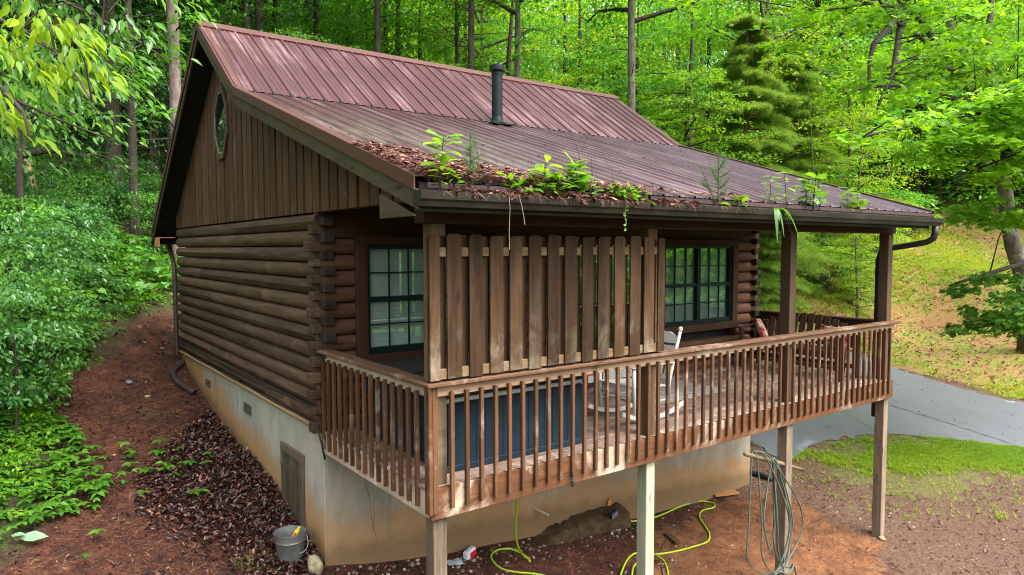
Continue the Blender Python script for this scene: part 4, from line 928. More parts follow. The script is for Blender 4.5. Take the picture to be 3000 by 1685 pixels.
tree("pine_tree", "tall straight pine with pinkish grey bark beside the left roof peak", 520, 420, 20, 37, BK_PINE, 'd', 26, grp=WOOD)
tree("forest_tree", "thick dark trunked tree between the pine and the leafy left branch", 335, 500, 22, 44, BK_DARK, 'd', 24, grp=WOOD)
tree("forest_tree", "dark mossy tree whose foot stands in the clearing left of the eave", 396, 726, 19, 26, BK_DARK, 'd', 22, grp=WOOD)
tree("forest_tree", "slender leaning dark tree in the undergrowth at the left edge", 62, 640, 14.5, 21, BK_DARK, 'c', 13, (.0, .0), WOOD)
tree("forest_tree", "thin dark tree just right of the mossy trunk in the clearing", 462, 600, 27, 17, BK_DARK, 'd', 21, grp=WOOD)
tree("forest_tree", "thin tree half hidden behind the pine beside the roof peak", 500, 600, 27, 14, BK_DARK, 'b', 17, grp=WOOD)
tree("forest_tree", "grey tree above the left end of the ridge nearest the peak", 726, 300, 28, 21, BK_GREY, 'd', 22, grp=WOOD)
tree("forest_tree", "stout dark tree second from the peak above the ridge", 766, 300, 27, 27, BK_DARK, 'd', 21, grp=WOOD)
tree("forest_tree", "dark tree rising behind the ridge midway between peak and stovepipe", 1106, 300, 27, 23, BK_DARK, 'd', 22, grp=WOOD)
tree("forest_tree", "thin dark tree behind the ridge left of the leaning trunk", 1343, 300, 31, 14, BK_DARK, 'd', 22, grp=WOOD)
tree("forest_tree", "leaning dark tree behind the ridge just left of the stovepipe", 1374, 300, 26, 24, BK_DARK, 'd', 22, (.015, .0), WOOD)
tree("forest_tree", "reddish thin trunked tree directly above the stovepipe", 1417, 300, 36, 12, BK_RED, 'e', 16, grp=WOOD)
tree("forest_tree", "grey tree just right of the stovepipe behind the ridge", 1512, 300, 27, 22, BK_GREY, 'd', 20, grp=WOOD)
tree("forest_tree", "stout mottled tree behind the right end of the ridge", 1852, 300, 24, 28, BK_GREY, 'd', 21, grp=WOOD)
tree("pine_tree", "brown pine beyond the right slope of the roof", 2238, 400, 32, 17, BK_RED, 'e', 15, grp=WOOD)
tree("pine_tree", "red barked pine above the small yellow leafed spray on the right", 2466, 500, 34, 19, BK_RED, 'b', 18, grp=WOOD)
tree("pine_tree", "red barked pine low behind the bare twig on the right gutter", 2420, 560, 38, 20, BK_RED, 'a', 16, grp=WOOD)
tree("sapling", "pale slim sapling on the wood edge above the right porch bay", 2517, 560, 27, 9, BK_PALE, 'e', 7, grp=WOOD)
tree("conifer", "soft yellow green conifer behind the right end of the roof", 2190, 560, 25, 14, BK_RED, 'n', 9.5, grp=WOOD)
tree("conifer", "smaller soft conifer seen under the eave between the right posts", 2255, 700, 22.5, 10, BK_RED, 'n', 4.6, grp=WOOD)
tree("conifer", "feathery conifer beside the maple boughs up the slope", 2330, 560, 30, 12, BK_RED, 'n', 9, grp=WOOD)
tree("sapling", "bright green sapling with pale stem seen between the two right posts", 2512, 860, 24, 9, BK_PALE, 'e', 3.6, grp=WOOD)
tree("forest_tree", "bright leafed tree filling the gap right of the roof end", 2010, 400, 22, 14, BK_DARK, 'a', 8, grp=WOOD)
tree("forest_tree", "leafy tree just behind the ridge above the roof middle", 1640, 300, 23, 12, BK_DARK, 'e', 7, grp=WOOD)
tree("forest_tree", "leafy low tree close behind the ridge left of the stovepipe", 1240, 300, 22, 12, BK_DARK, 'a', 6.5, grp=WOOD)
tree("forest_tree", "leafy low tree close behind the ridge near the peak", 880, 260, 21, 12, BK_DARK, 'b', 7.2, grp=WOOD)
tree("forest_tree", "cool green tree deep in the left wood beside the thick trunk", 250, 560, 27, 15, BK_DARK, 'c', 12, grp=WOOD)
tree("forest_tree", "cool green tree at the far left behind the leaning stem", 20, 600, 22, 15, BK_DARK, 'c', 13, grp=WOOD)
tree("forest_tree", "cool green tree low behind the left eave of the cabin", 450, 640, 24.5, 11, BK_DARK, 'c', 10, grp=WOOD)
tree("forest_tree", "tall bright tree on the slope behind the upper right boughs", 2700, 560, 40, 15, BK_GREY, 'e', 15, grp=WOOD)
tree("forest_tree", "broad bright tree at the top of the grassy slope", 2830, 600, 44, 18, BK_GREY, 'a', 17, grp=WOOD)
# a broken snag
m = MB(); p = at(70, 430, 18); zz = ghz(p[0], p[1]); q = at(100, 560, 18); q2 = at(62, 420, 18)
m.tube([(q[0]+.15, q[1], zz-.3), q, (q+q2)/2+np.array([.03, 0, 0]), q2], [.10, .085, .075, .03], 9)
tag(m.build("dead_snag", wood("snag_wood", (.10, .05, .02), (.42, .28, .14), 'z', None, 0, .8), None, 60), "broken pale snag leaning beside the slender left tree", "snag")

# ---- the wood beyond: one mass of crowns nobody could count
def forest_mass(name, label, spec, mats, seed):
    r = np.random.default_rng(seed); bs = [[] for _ in mats]; mb = MB()
    for (az0, az1, d0, d1, n, hmin, hmax, h0f, size, nl, wts) in spec:
        for _ in range(n):
            az = math.radians(r.uniform(az0, az1)); d = r.uniform(d0, d1); a0 = math.radians(36.477)+az
            x, y = CAM[0]+d*math.sin(a0), CAM[1]+d*math.cos(a0)
            if inpoly(np.array([x]), np.array([y]), HILL)[0] and x < 36: continue
            if -1 < x < 9 and y < 10.5: continue
            H = r.uniform(hmin, hmax); z = ghz(x, y); mi = r.choice(len(mats), p=wts); Rc = H*.24+1.0
            ns = 42; cs = []; ds = []; Rs = []; hue = r.random()
            for q in range(ns):
                t = r.random()**.9; hh = H*(h0f+(1-h0f)*t); aa = r.uniform(0, 2*PI); rr = Rc*(.25+.75*r.random()**.5)*(1-.55*max(0, t-.45))
                cs.append((x+rr*math.cos(aa), y+rr*math.sin(aa), z+hh)); ds.append((math.cos(aa), math.sin(aa), 0)); Rs.append(r.uniform(.7, 1.35)*(.8+H/40))
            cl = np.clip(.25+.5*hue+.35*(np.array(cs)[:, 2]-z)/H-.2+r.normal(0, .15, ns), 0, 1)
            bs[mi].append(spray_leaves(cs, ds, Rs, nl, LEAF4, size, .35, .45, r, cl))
            mb.tube([(x, y, z-.5), (x+r.normal(0, .1), y, z+H*.5), (x+r.normal(0, .2), y, z+H*.93)], [.09+H*.007, .06+H*.004, .03], 6, False)
    B = []
    for i, l in enumerate(bs): B += [b+(i,) for b in l]
    o = link(name, raw_mesh(name, B+[mb_batch(mb, len(mats))], list(mats)+[BK_DARK])); tag(o, label, "forest", kind="stuff"); return o
forest_mass("forest", "deep green woodland on the hill behind the cabin", [
   (-52, -12, 30, 50, 85, 8, 17, .12, (.14, .24), 62, (.0, .35, .60, .05)),
   (-16, 50, 31, 54, 125, 7, 14, .06, (.15, .26), 62, (.45, .38, .03, .14)),
   (-54, 54, 50, 80, 160, 9, 16, .04, (.28, .46), 46, (.36, .46, .08, .10)),
   (28, 56, 30, 70, 40, 9, 16, .04, (.22, .36), 50, (.45, .40, .0, .15)),
   (62, 112, 26, 50, 40, 8, 15, .04, (.26, .42), 50, (.5, .4, .0, .1)),
   (115, 245, 34, 62, 60, 9, 15, .04, (.30, .46), 46, (.5, .4, .0, .1)),
   ], (LF_BRIGHT, LF_MID, LF_COOL, LF_YEL), 77)

# ---- undergrowth on the bank at the left
def keep_px(P, test):
    u, v, d = seen(P); return test(u, v, d)
BROWN = [(140, 1190), (190, 1100), (270, 960), (400, 900), (560, 860), (990, 1300), (990, 1690), (330, 1690), (330, 1560), (280, 1520), (330, 1430), (300, 1380), (250, 1300)]
r = np.random.default_rng(101)
bush = [(-4.6, 1.5), (-3.6, 3.6), (-2.9, 5.0), (-2.15, 6.3), (-1.6, 7.6), (-1.0, 8.8), (.2, 9.9), (3.5, 10.2), (8.2, 10.0), (12, 12), (10, 20), (-2, 24), (-14, 22), (-16, 6), (-8, .5)]
c = scatter(1500, bush, 102, lambda x, y: np.clip(1.3-np.hypot(x+2.5, y-5)/16, .12, 1)*np.clip(.6+.9*wob(x, y, 1.1, 51), .1, 1))
d0 = -pdist(c[:, 0], c[:, 1], bush); P = [np.c_[c, ground_h(c[:, 0], c[:, 1])+np.clip(.08+.35*np.clip(d0, 0, 1.5)*r.random(len(c)), .08, .7)]]; hue = [r.normal(.35, .18, len(c))]; ty = [r.random(len(c)) < .7]
bc = scatter(150, bush, 105, lambda x, y: np.clip(1.3-np.hypot(x+2.5, y-5)/18, .10, 1)); bd = -pdist(bc[:, 0], bc[:, 1], bush)
for (x, y), q in zip(bc, bd):
    R_ = r.uniform(.35, .75)*min(1.5, .55+q*.25); Hb = r.uniform(.5, 1.0)*min(2.0, .45+q*.45); ns = int(16+26*R_*Hb); a = r.uniform(0, 2*PI, ns); t = r.random(ns)**.6
    rr_ = R_*np.sqrt(1-(t*.93)**2)*r.uniform(.55, 1, ns); p = np.c_[x+rr_*np.cos(a), y+rr_*np.sin(a), ghz(x, y)+Hb*t+.05]; P.append(p); hue.append(np.clip(r.uniform(.15, .85)+.25*(t-.5)+r.normal(0, .08, ns), 0, 1)); ty.append(np.full(ns, r.random() < (.8 if x < -2 else .45)))
# taller saplings crowding the path side
SAPL = [(-30, 690, 10.5, 2.6), (60, 640, 11.5, 2.9), (150, 700, 12, 2.3), (215, 650, 13.5, 2.6), (20, 800, 10, 1.9), (100, 830, 10.8, 1.7), (190, 800, 12, 1.7), (250, 740, 14, 2.2), (290, 690, 16, 2.3), (120, 560, 15, 3.4), (230, 540, 17, 3.2), (20, 520, 16, 3.6), (300, 540, 20, 3.4), (-100, 560, 13, 3.4), (180, 440, 20, 5), (60, 400, 19, 5.5), (300, 420, 26, 5), (-60, 900, 9, 1.5), (30, 930, 9.2, 1.2), (130, 930, 10.2, 1.1)]
stems = []
for i, (u_, v_, d_, hh_) in enumerate(SAPL):
    p0 = at(u_, v_, d_); x, y = p0[0], p0[1]; g0 = ghz(x, y); top = max(p0[2]+.35, g0+.8); Hs = top-g0; ns = int(10+8*Hs); t = .18+.82*r.random(ns)**.8; a = r.uniform(0, 2*PI, ns); R_ = (.35+.20*Hs)*np.sqrt(np.clip(1-((t-.45)/.75)**2, .05, 1))*r.uniform(.3, 1, ns)
    P.append(np.c_[x+R_*np.cos(a), y+R_*np.sin(a), g0+Hs*t]); hue.append(np.clip(r.uniform(.2, .7)+.4*(t-.5)+r.normal(0, .1, ns), 0, 1)); ty.append(np.full(ns, i % 3 != 1)); stems.append((x, y, g0, Hs))
P, hue, ty = np.concatenate(P), np.concatenate(hue), np.concatenate(ty)
u, v, d = seen(P); kp = ~(inpoly(u, v, BROWN) & (P[:, 1] < 9)); P, hue, ty = P[kp], hue[kp], ty[kp]; u, v, d = seen(P); kp = ~(inpoly(u, v, [(300, 640), (560, 600), (560, 880), (400, 890), (310, 800)]) & (r.random(len(u)) < .72)); P, hue, ty = P[kp], hue[kp], ty[kp]
dirs = np.c_[r.normal(0, 1, (len(P), 2)), np.zeros(len(P))]+np.array([.7, -.7, 0]); RS = r.uniform(.22, .46, len(P))
b1 = spray_leaves(P[ty], dirs[ty], RS[ty], 52, LEAF4, (.05, .10), .45, .42, r, hue[ty]); b2 = spray_leaves(P[~ty], dirs[~ty], RS[~ty], 50, LEAF8, (.055, .10), .45, .42, r, hue[~ty])
bq = [onground(uu, vv) for uu, vv in zip(r.uniform(-20, 520, 150), r.uniform(720, 1130, 150)) if not inpoly(np.array([uu]), np.array([vv]), BROWN)[0]]; bq = np.array(bq); bq = bq[(bq[:, 0] < -1.4) | (bq[:, 1] > 8)]; bq[:, 2] += r.uniform(.15, .75, len(bq))
b3 = spray_leaves(bq, np.c_[r.normal(0, 1, (len(bq), 2)), np.zeros(len(bq))], r.uniform(.22, .42, len(bq)), 22, MAPLE, (.10, .19), .3, .35, r)
mb = MB()
for _ in range(70):
    x, y = bc[r.integers(len(bc))]+r.normal(0, .4, 2); g0 = ghz(x, y); d_ = r.normal(0, .35, 2); mb.tube([(x, y, g0-.05), (x+d_[0]*.6, y+d_[1]*.6, g0+.5), (x+d_[0], y+d_[1], g0+r.uniform(.7, 1.6))], [.008, .006, .002], 4, False)
for (x, y), q in zip(bc, bd):
    for _ in range(3): g0 = ghz(x, y); mb.tube([(x+r.normal(0, .05), y+r.normal(0, .05), g0-.05), (x+r.normal(0, .2), y+r.normal(0, .2), g0+.6)], [.012, .005], 4, False)
for (x, y, g0, Hs) in stems: mb.tube([(x, y, g0-.1), (x+.05, y, g0+Hs*.5), (x, y+.04, g0+Hs*.95)], [.022, .015, .005], 5, False)
tag(link("undergrowth", raw_mesh("undergrowth", [b1+(0,), b2+(1,), b3+(1,), mb_batch(mb, 2)], [LF_COOL, foliage('leaf_bank', [(0, (.02, .07, .012)), (.4, (.055, .16, .022)), (.7, (.10, .26, .030)), (1, (.19, .40, .04))], .42, .4, .4, .02), BK_DARK])), "wet glossy undergrowth covering the bank left of the cabin", "undergrowth", kind="stuff")
# light ground plants along the back of the path
strip = [(-3.3, .8), (-2.75, 2.0), (-2.5, 3.4), (-2.35, 5.2), (-1.9, 6.7), (-1.45, 7.7), (-.6, 8.9), (.1, 9.6), (1.2, 10.3), (4, 10.4), (4, 14), (-4, 14), (-5, 6)]
c = scatter(1500, strip, 131, lambda x, y: np.clip(.35+.6*wob(x, y, 1.3, 33), .08, 1)); P = np.c_[c, ground_h(c[:, 0], c[:, 1])+r.uniform(.05, .28, len(c))]
b = spray_leaves(P, np.c_[r.normal(0, 1, (len(P), 2)), np.zeros(len(P))], r.uniform(.12, .26, len(P)), 30, LEAF4, (.05, .085), .3, .42, r)
tag(link("ground_plants", raw_mesh("ground_plants", [b], [LF_BRIGHT])), "pale green ground plants where the path meets the wood", "ground cover", kind="stuff")
# low five-leaved creeper spreading onto the path
CREEP = [(-3.6, .9), (-2.9, 1.45), (-2.35, 1.75), (-1.95, 2.0), (-1.8, 2.7), (-2.0, 3.3), (-1.95, 3.9), (-2.1, 4.6), (-2.3, 5.4), (-2.8, 6.0), (-4.5, 6), (-5.5, 1)]
c = scatter(2300, CREEP, 103, lambda x, y: np.clip((wob(x, y, 1.5, 15)+.75), .05, 1)); 
xtra = np.array([[-2.0+.11*i+r.normal(0, .05), 3.45+r.normal(0, .07)-.02*i] for i in range(11)]+[[-1.9+.1*i+r.normal(0, .05), 2.55+r.normal(0, .12)] for i in range(9)]+[[-1.05, 2.45], [-.95, 2.52], [-.85, 2.6], [-1.0, 3.0], [-.7, 2.35], [-.6, 2.75], [-1.5, 2.9], [-1.5, 1.9], [-.9, 1.75], [-1.0, 1.65], [-2.05, 1.3], [-2.2, .9]])
c = np.r_[c, xtra]; n = len(c); z = ground_h(c[:, 0], c[:, 1])+r.uniform(.05, .20, n)
k5 = 5; a = np.repeat(r.uniform(0, 2*PI, n), k5)+np.tile(np.linspace(0, 2*PI, k5, False), n)+r.normal(0, .15, n*k5)
X, Y, Z = frames(np.c_[np.cos(a), np.sin(a), r.normal(-.15, .15, n*k5)], np.c_[r.normal(0, .18, (n*k5, 2)), np.ones(n*k5)])
b = stamp(LEAF8[0], LEAF8[1], np.repeat(np.c_[c, z], k5, 0), X, Y, Z, np.repeat(r.uniform(.07, .12, n), k5), np.c_[r.random(n*k5), np.repeat(r.random(n), k5)])
LF_CREEP = foliage("leaf_creeper", [(0, (.025, .10, .012)), (.4, (.065, .20, .018)), (.7, (.11, .28, .022)), (1, (.19, .36, .03))], .4, .3, .6, .01)
mb = MB()
for p, q in zip(c[::2], z[::2]): mb.tube([(p[0]+.02, p[1], ghz(p[0], p[1])-.01), (p[0], p[1], q)], [.004, .003], 4, False)
tag(link("ground_creeper", raw_mesh("ground_creeper", [b+(0,), mb_batch(mb, 1)], [LF_CREEP, BK_DARK])), "low five leaved creeper spreading over the reddish path", "ground cover", kind="stuff")
# wood-edge thicket behind the porch at the right and behind the house
edge = [(11, 9.6), (14, 8.0), (17.5, 7.4), (20.4, 7.5), (24.5, 7.8), (28, 8.0), (33, 8.8), (36, 12), (34, 18), (22, 18), (10, 16)]
c = scatter(1300, edge, 104); hh = r.uniform(.15, 1.9, len(c))*np.clip(-pdist(c[:, 0], c[:, 1], edge)+.25, .2, 1)
P = np.c_[c, ground_h(c[:, 0], c[:, 1])+hh]; dirs = np.c_[r.normal(0, 1, (len(P), 2)), np.zeros(len(P))]+np.array([0, -.8, 0])
b1 = spray_leaves(P[::2], dirs[::2], r.uniform(.35, .7, len(P[::2])), 55, LEAF4, (.09, .15), .3, .42, r)
b2 = spray_leaves(P[1::2], dirs[1::2], r.uniform(.35, .7, len(P[1::2])), 55, LEAF4, (.09, .15), .3, .42, r)
tag(link("undergrowth", raw_mesh("undergrowth", [b1+(0,), b2+(1,)], [LF_MID, LF_BRIGHT])), "leafy thicket along the wood edge above the driveway slope", "undergrowth", kind="stuff")

# shrubs along the wood edge, seen through the right porch bays
def shrub_mesh(seed, mat, H=2.0, R_=1.25, n=62):
    rr = np.random.default_rng(seed); t = rr.random(n)**.8; a = rr.uniform(0, 2*PI, n); q = R_*np.sqrt(1-(t*.9)**2)*rr.uniform(.45, 1, n); C3 = np.c_[q*np.cos(a), q*np.sin(a), .15+H*t]
    mb = MB()
    for c0 in C3[::2]: mb.tube([(0, 0, -.2), c0*np.array([.35, .35, .6]), c0], [.03, .016, .005], 5, False)
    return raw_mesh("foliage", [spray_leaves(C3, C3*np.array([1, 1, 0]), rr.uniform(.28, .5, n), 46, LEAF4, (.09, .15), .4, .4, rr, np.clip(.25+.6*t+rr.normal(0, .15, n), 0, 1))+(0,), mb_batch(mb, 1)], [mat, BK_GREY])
SH = [shrub_mesh(1, LF_BRIGHT), shrub_mesh(2, LF_MID), shrub_mesh(3, LF_YEL)]
for lab, u, v, d, s, mi in (("bright shrub just left of the outermost right porch post", 2500, 800, 26, 1.0, 0), ("broad bright shrub midway between the two right porch posts", 2420, 800, 26, .85, 0), ("low bright shrub beside the third porch post at wood edge", 2225, 830, 24.5, .5, 0),
     ("mid green shrub behind the third porch post", 2330, 800, 27, .95, 1), ("pale shrub under the eave beside the small conifer", 2210, 800, 27, 1.15, 1), ("yellow green shrub behind the outermost right porch post", 2570, 760, 29, .95, 2), ("round shrub up the slope right of the downspout elbow", 2680, 650, 34, .9, 1), ("dim shrub at the wood edge above the downspout elbow", 2630, 690, 33, 1.0, 1)):
    p = at(u, v, d); t = thing("shrub", lab, "shrub", (p[0], p[1], ghz(p[0], p[1])), random.uniform(0, 6), "shrubs along the wood edge"); o = link("foliage", SH[mi], t); o.scale = (s, s, s)
# ---- the maple at the right: trunk, boughs and broad leaves reaching toward the cabin
mp = at(3010, 850, 21); mz = ghz(mp[0], mp[1])
T = [(3012, 880, 21), (2995, 800, 21), (2968, 720, 20.9), (2952, 640, 20.8), (2945, 560, 20.6), (2930, 470, 20.3), (2915, 420, 20.1)]
tb = np.array([at(*q) for q in T]); base = np.array([tb[0][0], tb[0][1], ghz(tb[0][0], tb[0][1])])
maple = thing("maple_tree", "mottled maple with broad yellow green leaves over the right slope", "tree", base)
m = MB(); path = [base+np.array([.05, -.05, -.4])]+list(tb); m.tube([p-base for p in path], [.30, .26, .24, .22, .205, .19, .165, .15], 14)
m.tube([p-base for p in [tb[-1], at(2875, 330, 19.8), at(2838, 240, 19.5), at(2800, 150, 19.2), at(2775, 40, 19), at(2740, -200, 18.8)]], [.15, .145, .13, .11, .09, .05], 12)
m.tube([p-base for p in [tb[-2], at(2925, 360, 20.6), at(2905, 240, 20.8), at(2898, 120, 21), at(2905, -40, 21), at(2890, -300, 21)]], [.15, .14, .12, .10, .085, .04], 12)
link("trunk", (lambda o: (o.data, bpy.data.objects.remove(o))[0])(m.build("trunk", BK_PALE, None, True)), maple)
m = MB()
BR = [[(2870, 235, 19.5), (2820, 205, 18.5), (2760, 160, 17.5), (2690, 105, 16.5), (2620, 60, 15.5), (2560, -20, 14.5)],
      [(2820, 215, 18.5), (2770, 200, 17.5), (2720, 165, 17), (2650, 175, 16), (2600, 200, 15.5)],
      [(2930, 330, 20), (2870, 300, 19), (2800, 290, 18), (2690, 262, 17), (2620, 250, 16), (2540, 255, 15), (2470, 275, 14.2)],
      [(2945, 250, 20), (2930, 260, 17), (2860, 305, 15), (2780, 345, 13.6), (2700, 372, 12.6), (2620, 378, 12), (2530, 400, 11.6)],
      [(3060, 200, 20), (3030, 215, 17), (2980, 260, 14.5), (2900, 300, 13), (2830, 340, 12)],
      [(3010, 380, 20), (3005, 395, 16), (2950, 425, 14), (2900, 460, 12.8), (2850, 500, 12), (2790, 520, 11.4)],
      [(2940, 520, 20.4), (2900, 480, 17), (2850, 500, 15), (2790, 535, 13.5)],
      [(2760, 160, 17.5), (2700, 60, 17), (2640, 20, 16), (2540, 10, 15), (2400, 35, 14.5)],
      [(2640, 60, 16), (2630, 130, 15.6), (2615, 220, 15.2), (2590, 270, 15), (2570, 320, 14.8)],
      [(2620, 60, 15.5), (2560, 130, 14.6), (2548, 180, 14.3), (2545, 240, 14)],
      [(3150, 700, 20), (3080, 720, 17), (3000, 770, 14.5), (2900, 800, 13.4), (2800, 830, 12.8)]]
for b in BR:
    P = [at(*q)-base for q in b]; n = len(P); m.tube(P, [.075*(1-.8*i/(n-1))+.008 for i in range(n)], 7, False)
rr = np.random.default_rng(55); cs = []
def zone(n, test, u0, u1, v0, v1, dd):
    o = []
    while len(o) < n:
        uu, vv, dq = rr.uniform(u0, u1), rr.uniform(v0, v1), rr.uniform(*dd)
        if test(uu, vv): o.append(at(uu, vv, dq))
    return o
up = lambda u, v: v < 60+(u-1950)*.32 and v < 470+(u-2600)*.25
cs += zone(250, up, 2050, 3400, -500, 420, (12.5, 19)); c1 = len(cs)
cs += zone(75, lambda u, v: v > 400-(u-2500)*.35 and v < 410+(u-2480)*.32, 2480, 3250, 130, 520, (10.8, 13)); cs += zone(90, lambda u, v: True, 2500, 3300, -250, 260, (17, 24)); 
cs += zone(9, lambda u, v: True, 2800, 3050, 590, 650, (13, 15))
cs += zone(40, lambda u, v: True, 2950, 3300, 250, 640, (11.5, 14))
tipz = [at(*b[-1]) for b in BR[:5]+BR[7:10]]; cs += tipz
cs = np.array(cs); ds = cs-(base+np.array([0, 0, 6])); 
bl = spray_leaves(cs, ds, rr.uniform(.4, .75, len(cs)), 46, MAPLE, (.10, .17), .35, .36, rr)
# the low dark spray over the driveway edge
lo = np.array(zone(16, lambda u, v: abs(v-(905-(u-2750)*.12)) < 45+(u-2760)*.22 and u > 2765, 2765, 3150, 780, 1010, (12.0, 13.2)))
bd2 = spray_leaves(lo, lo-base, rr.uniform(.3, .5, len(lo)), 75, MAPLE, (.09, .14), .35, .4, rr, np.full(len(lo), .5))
nodes = np.array([at(*q) for b in BR for q in b])
for c0 in cs[::2]:
    j = np.argmin(((nodes-c0)**2).sum(1)); a = nodes[j]
    if np.linalg.norm(a-c0) < 3.5: m.tube([a-base, (a+c0)/2-base+np.array([0, 0, .12]), c0-base], [.016, .011, .004], 4, False)
bl = (bl[0]-base,)+bl[1:]; bd2 = (bd2[0]-base,)+bd2[1:]
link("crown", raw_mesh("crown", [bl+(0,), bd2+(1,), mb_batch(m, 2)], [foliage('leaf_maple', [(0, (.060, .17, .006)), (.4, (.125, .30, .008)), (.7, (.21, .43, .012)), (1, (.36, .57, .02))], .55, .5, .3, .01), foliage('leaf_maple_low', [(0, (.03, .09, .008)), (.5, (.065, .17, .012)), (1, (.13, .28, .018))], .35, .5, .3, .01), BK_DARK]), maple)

# ---- the broadleaf whose boughs hang in at the upper left; its trunk stands outside the frame
q = at(-900, 700, 7.5); lb = np.array([q[0], q[1], ghz(q[0], q[1])])
hick = thing("hickory_tree", "broadleaf with long drooping glossy leaves hanging in at upper left", "tree", lb)
link("trunk", trunk_mesh("trunk", trunk_pts(11, (.3, .2), .1), .16, .06, BK_DARK), hick)
m = MB(); BR = [[(-900, 150, 7.4), (-500, -60, 6.6), (-150, -10, 5.8), (60, 85, 5.2), (160, 150, 5.0), (230, 230, 4.9), (270, 300, 4.8)],
      [(-880, -100, 7.3), (-300, -150, 6.4), (100, -40, 6.2), (300, 60, 6.4), (420, 130, 6.6), (480, 170, 6.7)],
      [(-900, 200, 7.4), (-400, 150, 6.2), (-100, 230, 5.6), (60, 300, 5.4), (170, 350, 5.4), (300, 400, 5.6)],
      [(-500, -60, 6.6), (-120, 150, 5.2), (0, 250, 4.9), (70, 330, 4.8), (85, 400, 4.8), (60, 450, 4.8)]]
for b in BR:
    P = [at(*q)-lb for q in b]; n = len(P); m.tube(P, [.017*(1-.8*i/(n-1))+.003 for i in range(n)], 7, False)
rr = np.random.default_rng(66)
c1 = np.array(zone(20, lambda u, v: v < 440-u*1.0 and v > -u*.2, -500, 330, -200, 430, (4.6, 5.6)))
c2 = np.array(zone(62, lambda u, v: v < 330-max(0, u-60)*.62 and u < 470, -500, 470, -260, 300, (5.8, 8)))
c3 = np.array(zone(20, lambda u, v: v < 470-u*.42, -300, 470, 150, 430, (6, 8)))
SLIM = ([(a, b*.72, c+(-.12*a*a)) for a, b, c in LEAF8[0]], LEAF8[1])
D_ = (RGT*1.0-FWD*.15)
bA = spray_leaves(c1, np.tile(D_, (len(c1), 1)), rr.uniform(.22, .36, len(c1)), 20, SLIM, (.09, .145), 1.0, .45, rr)
bB = spray_leaves(c2, np.tile(D_, (len(c2), 1)), rr.uniform(.3, .5, len(c2)), 34, SLIM, (.09, .14), .9, .45, rr)
bC = spray_leaves(c3, np.tile(D_, (len(c3), 1)), rr.uniform(.3, .5, len(c3)), 34, SLIM, (.08, .12), .8, .45, rr)
c4 = np.array([at(212+8*i, 62+13*i, 6.5) for i in range(5)]+[at(255, 112, 6.4), at(290, 115, 6.4)])
bR = spray_leaves(c4, np.tile(D_, (len(c4), 1)), np.full(len(c4), .13), 16, SLIM, (.05, .08), .8, .6, rr)
nodes = np.array([at(*q) for b in BR for q in b])
for c0 in np.r_[c1, c2, c3]:
    a = nodes[np.argmin(((nodes-c0)**2).sum(1))]
    if np.linalg.norm(a-c0) < 2.2: m.tube([a-lb, (a+c0)/2-lb+np.array([0, 0, .08]), c0-lb], [.008, .006, .003], 4, False)
sh = lambda b: (b[0]-lb,)+b[1:]
link("crown", raw_mesh("crown", [sh(bA)+(0,), sh(bB)+(1,), sh(bC)+(1,), sh(bR)+(3,), mb_batch(m, 2)], [LF_YEL, foliage("leaf_wet", [(0, (.035, .13, .014)), (.5, (.09, .27, .018)), (1, (.22, .46, .024))], .48, .32, .5, .01), BK_DARK, LF_RED]), hick)
# ------------------------------------------------------------------ things on the porch
def ony(u, v, y): r = at(u, v, 1.0)-CAM; return CAM+r*((y-CAM[1])/r[1])
def onx(u, v, x): r = at(u, v, 1.0)-CAM; return CAM+r*((x-CAM[0])/r[0])
def onz(u, v, z): r = at(u, v, 1.0)-CAM; return CAM+r*((z-CAM[2])/r[2])
def copies(o, par):
    c = o.copy(); COL.objects.link(c); c.parent = par; return c

sc0 = thing("privacy_screen", "weathered shadowbox picket screen standing on the front porch rail", "privacy screen", (0, -2.4, .9))
PX = [(-.023, .07), (.141, .281), (.36, .491), (.57, .707), (.782, .914), (.993, 1.13), (1.212, 1.343), (1.416, 1.558), (1.633, 1.77), (1.836, 1.983), (2.06, 2.199), (2.277, 2.425), (2.484, 2.628), (2.689, 2.787)]
def picket(a, b, y0, y1, zb, zt, mat, e):
    m = MB(); h = (b-a)/2; c = min(.02, h*.6); m.prism([(-h, zb), (h, zb), (h, zt-c), (h-c, zt), (-h+c, zt), (-h, zt-c)], 'y', y0, y1)
    o = m.build("picket", mat, sc0); o.location = ((a+b)/2, 0, 0); o.rotation_euler = (0, e, 0); return o
for i, (a, b) in enumerate(PX):
    picket(a, b, -.028, -.010, .012+.006*math.sin(i*2.2), 1.205+.008*math.sin(i*1.3), M_PICK, .004*math.sin(i*3.1))
for i in range(len(PX)-1):
    a, b = PX[i][1], PX[i+1][0]; c = (a+b)/2; hw = .058+.004*math.sin(i*2.9)
    if i in (10, 11): c += .015; hw = .045
    picket(c-hw, c+hw, .034, .051, .03, 1.20+.006*math.sin(i*2.3), M_PICK_B, .004*math.sin(i*1.7))
for z0, z1 in ((.012, .098), (1.025, 1.102)):
    m = MB(); m.box(.0, 2.79, -.0098, .0335, z0, z1, .004); m.build("screen_rail", M_SCRX, sc0)
m = MB(); m.box(-.022, .05, .036, .068, .0, 1.2, .004); m.build("side_board", M_POST, sc0)

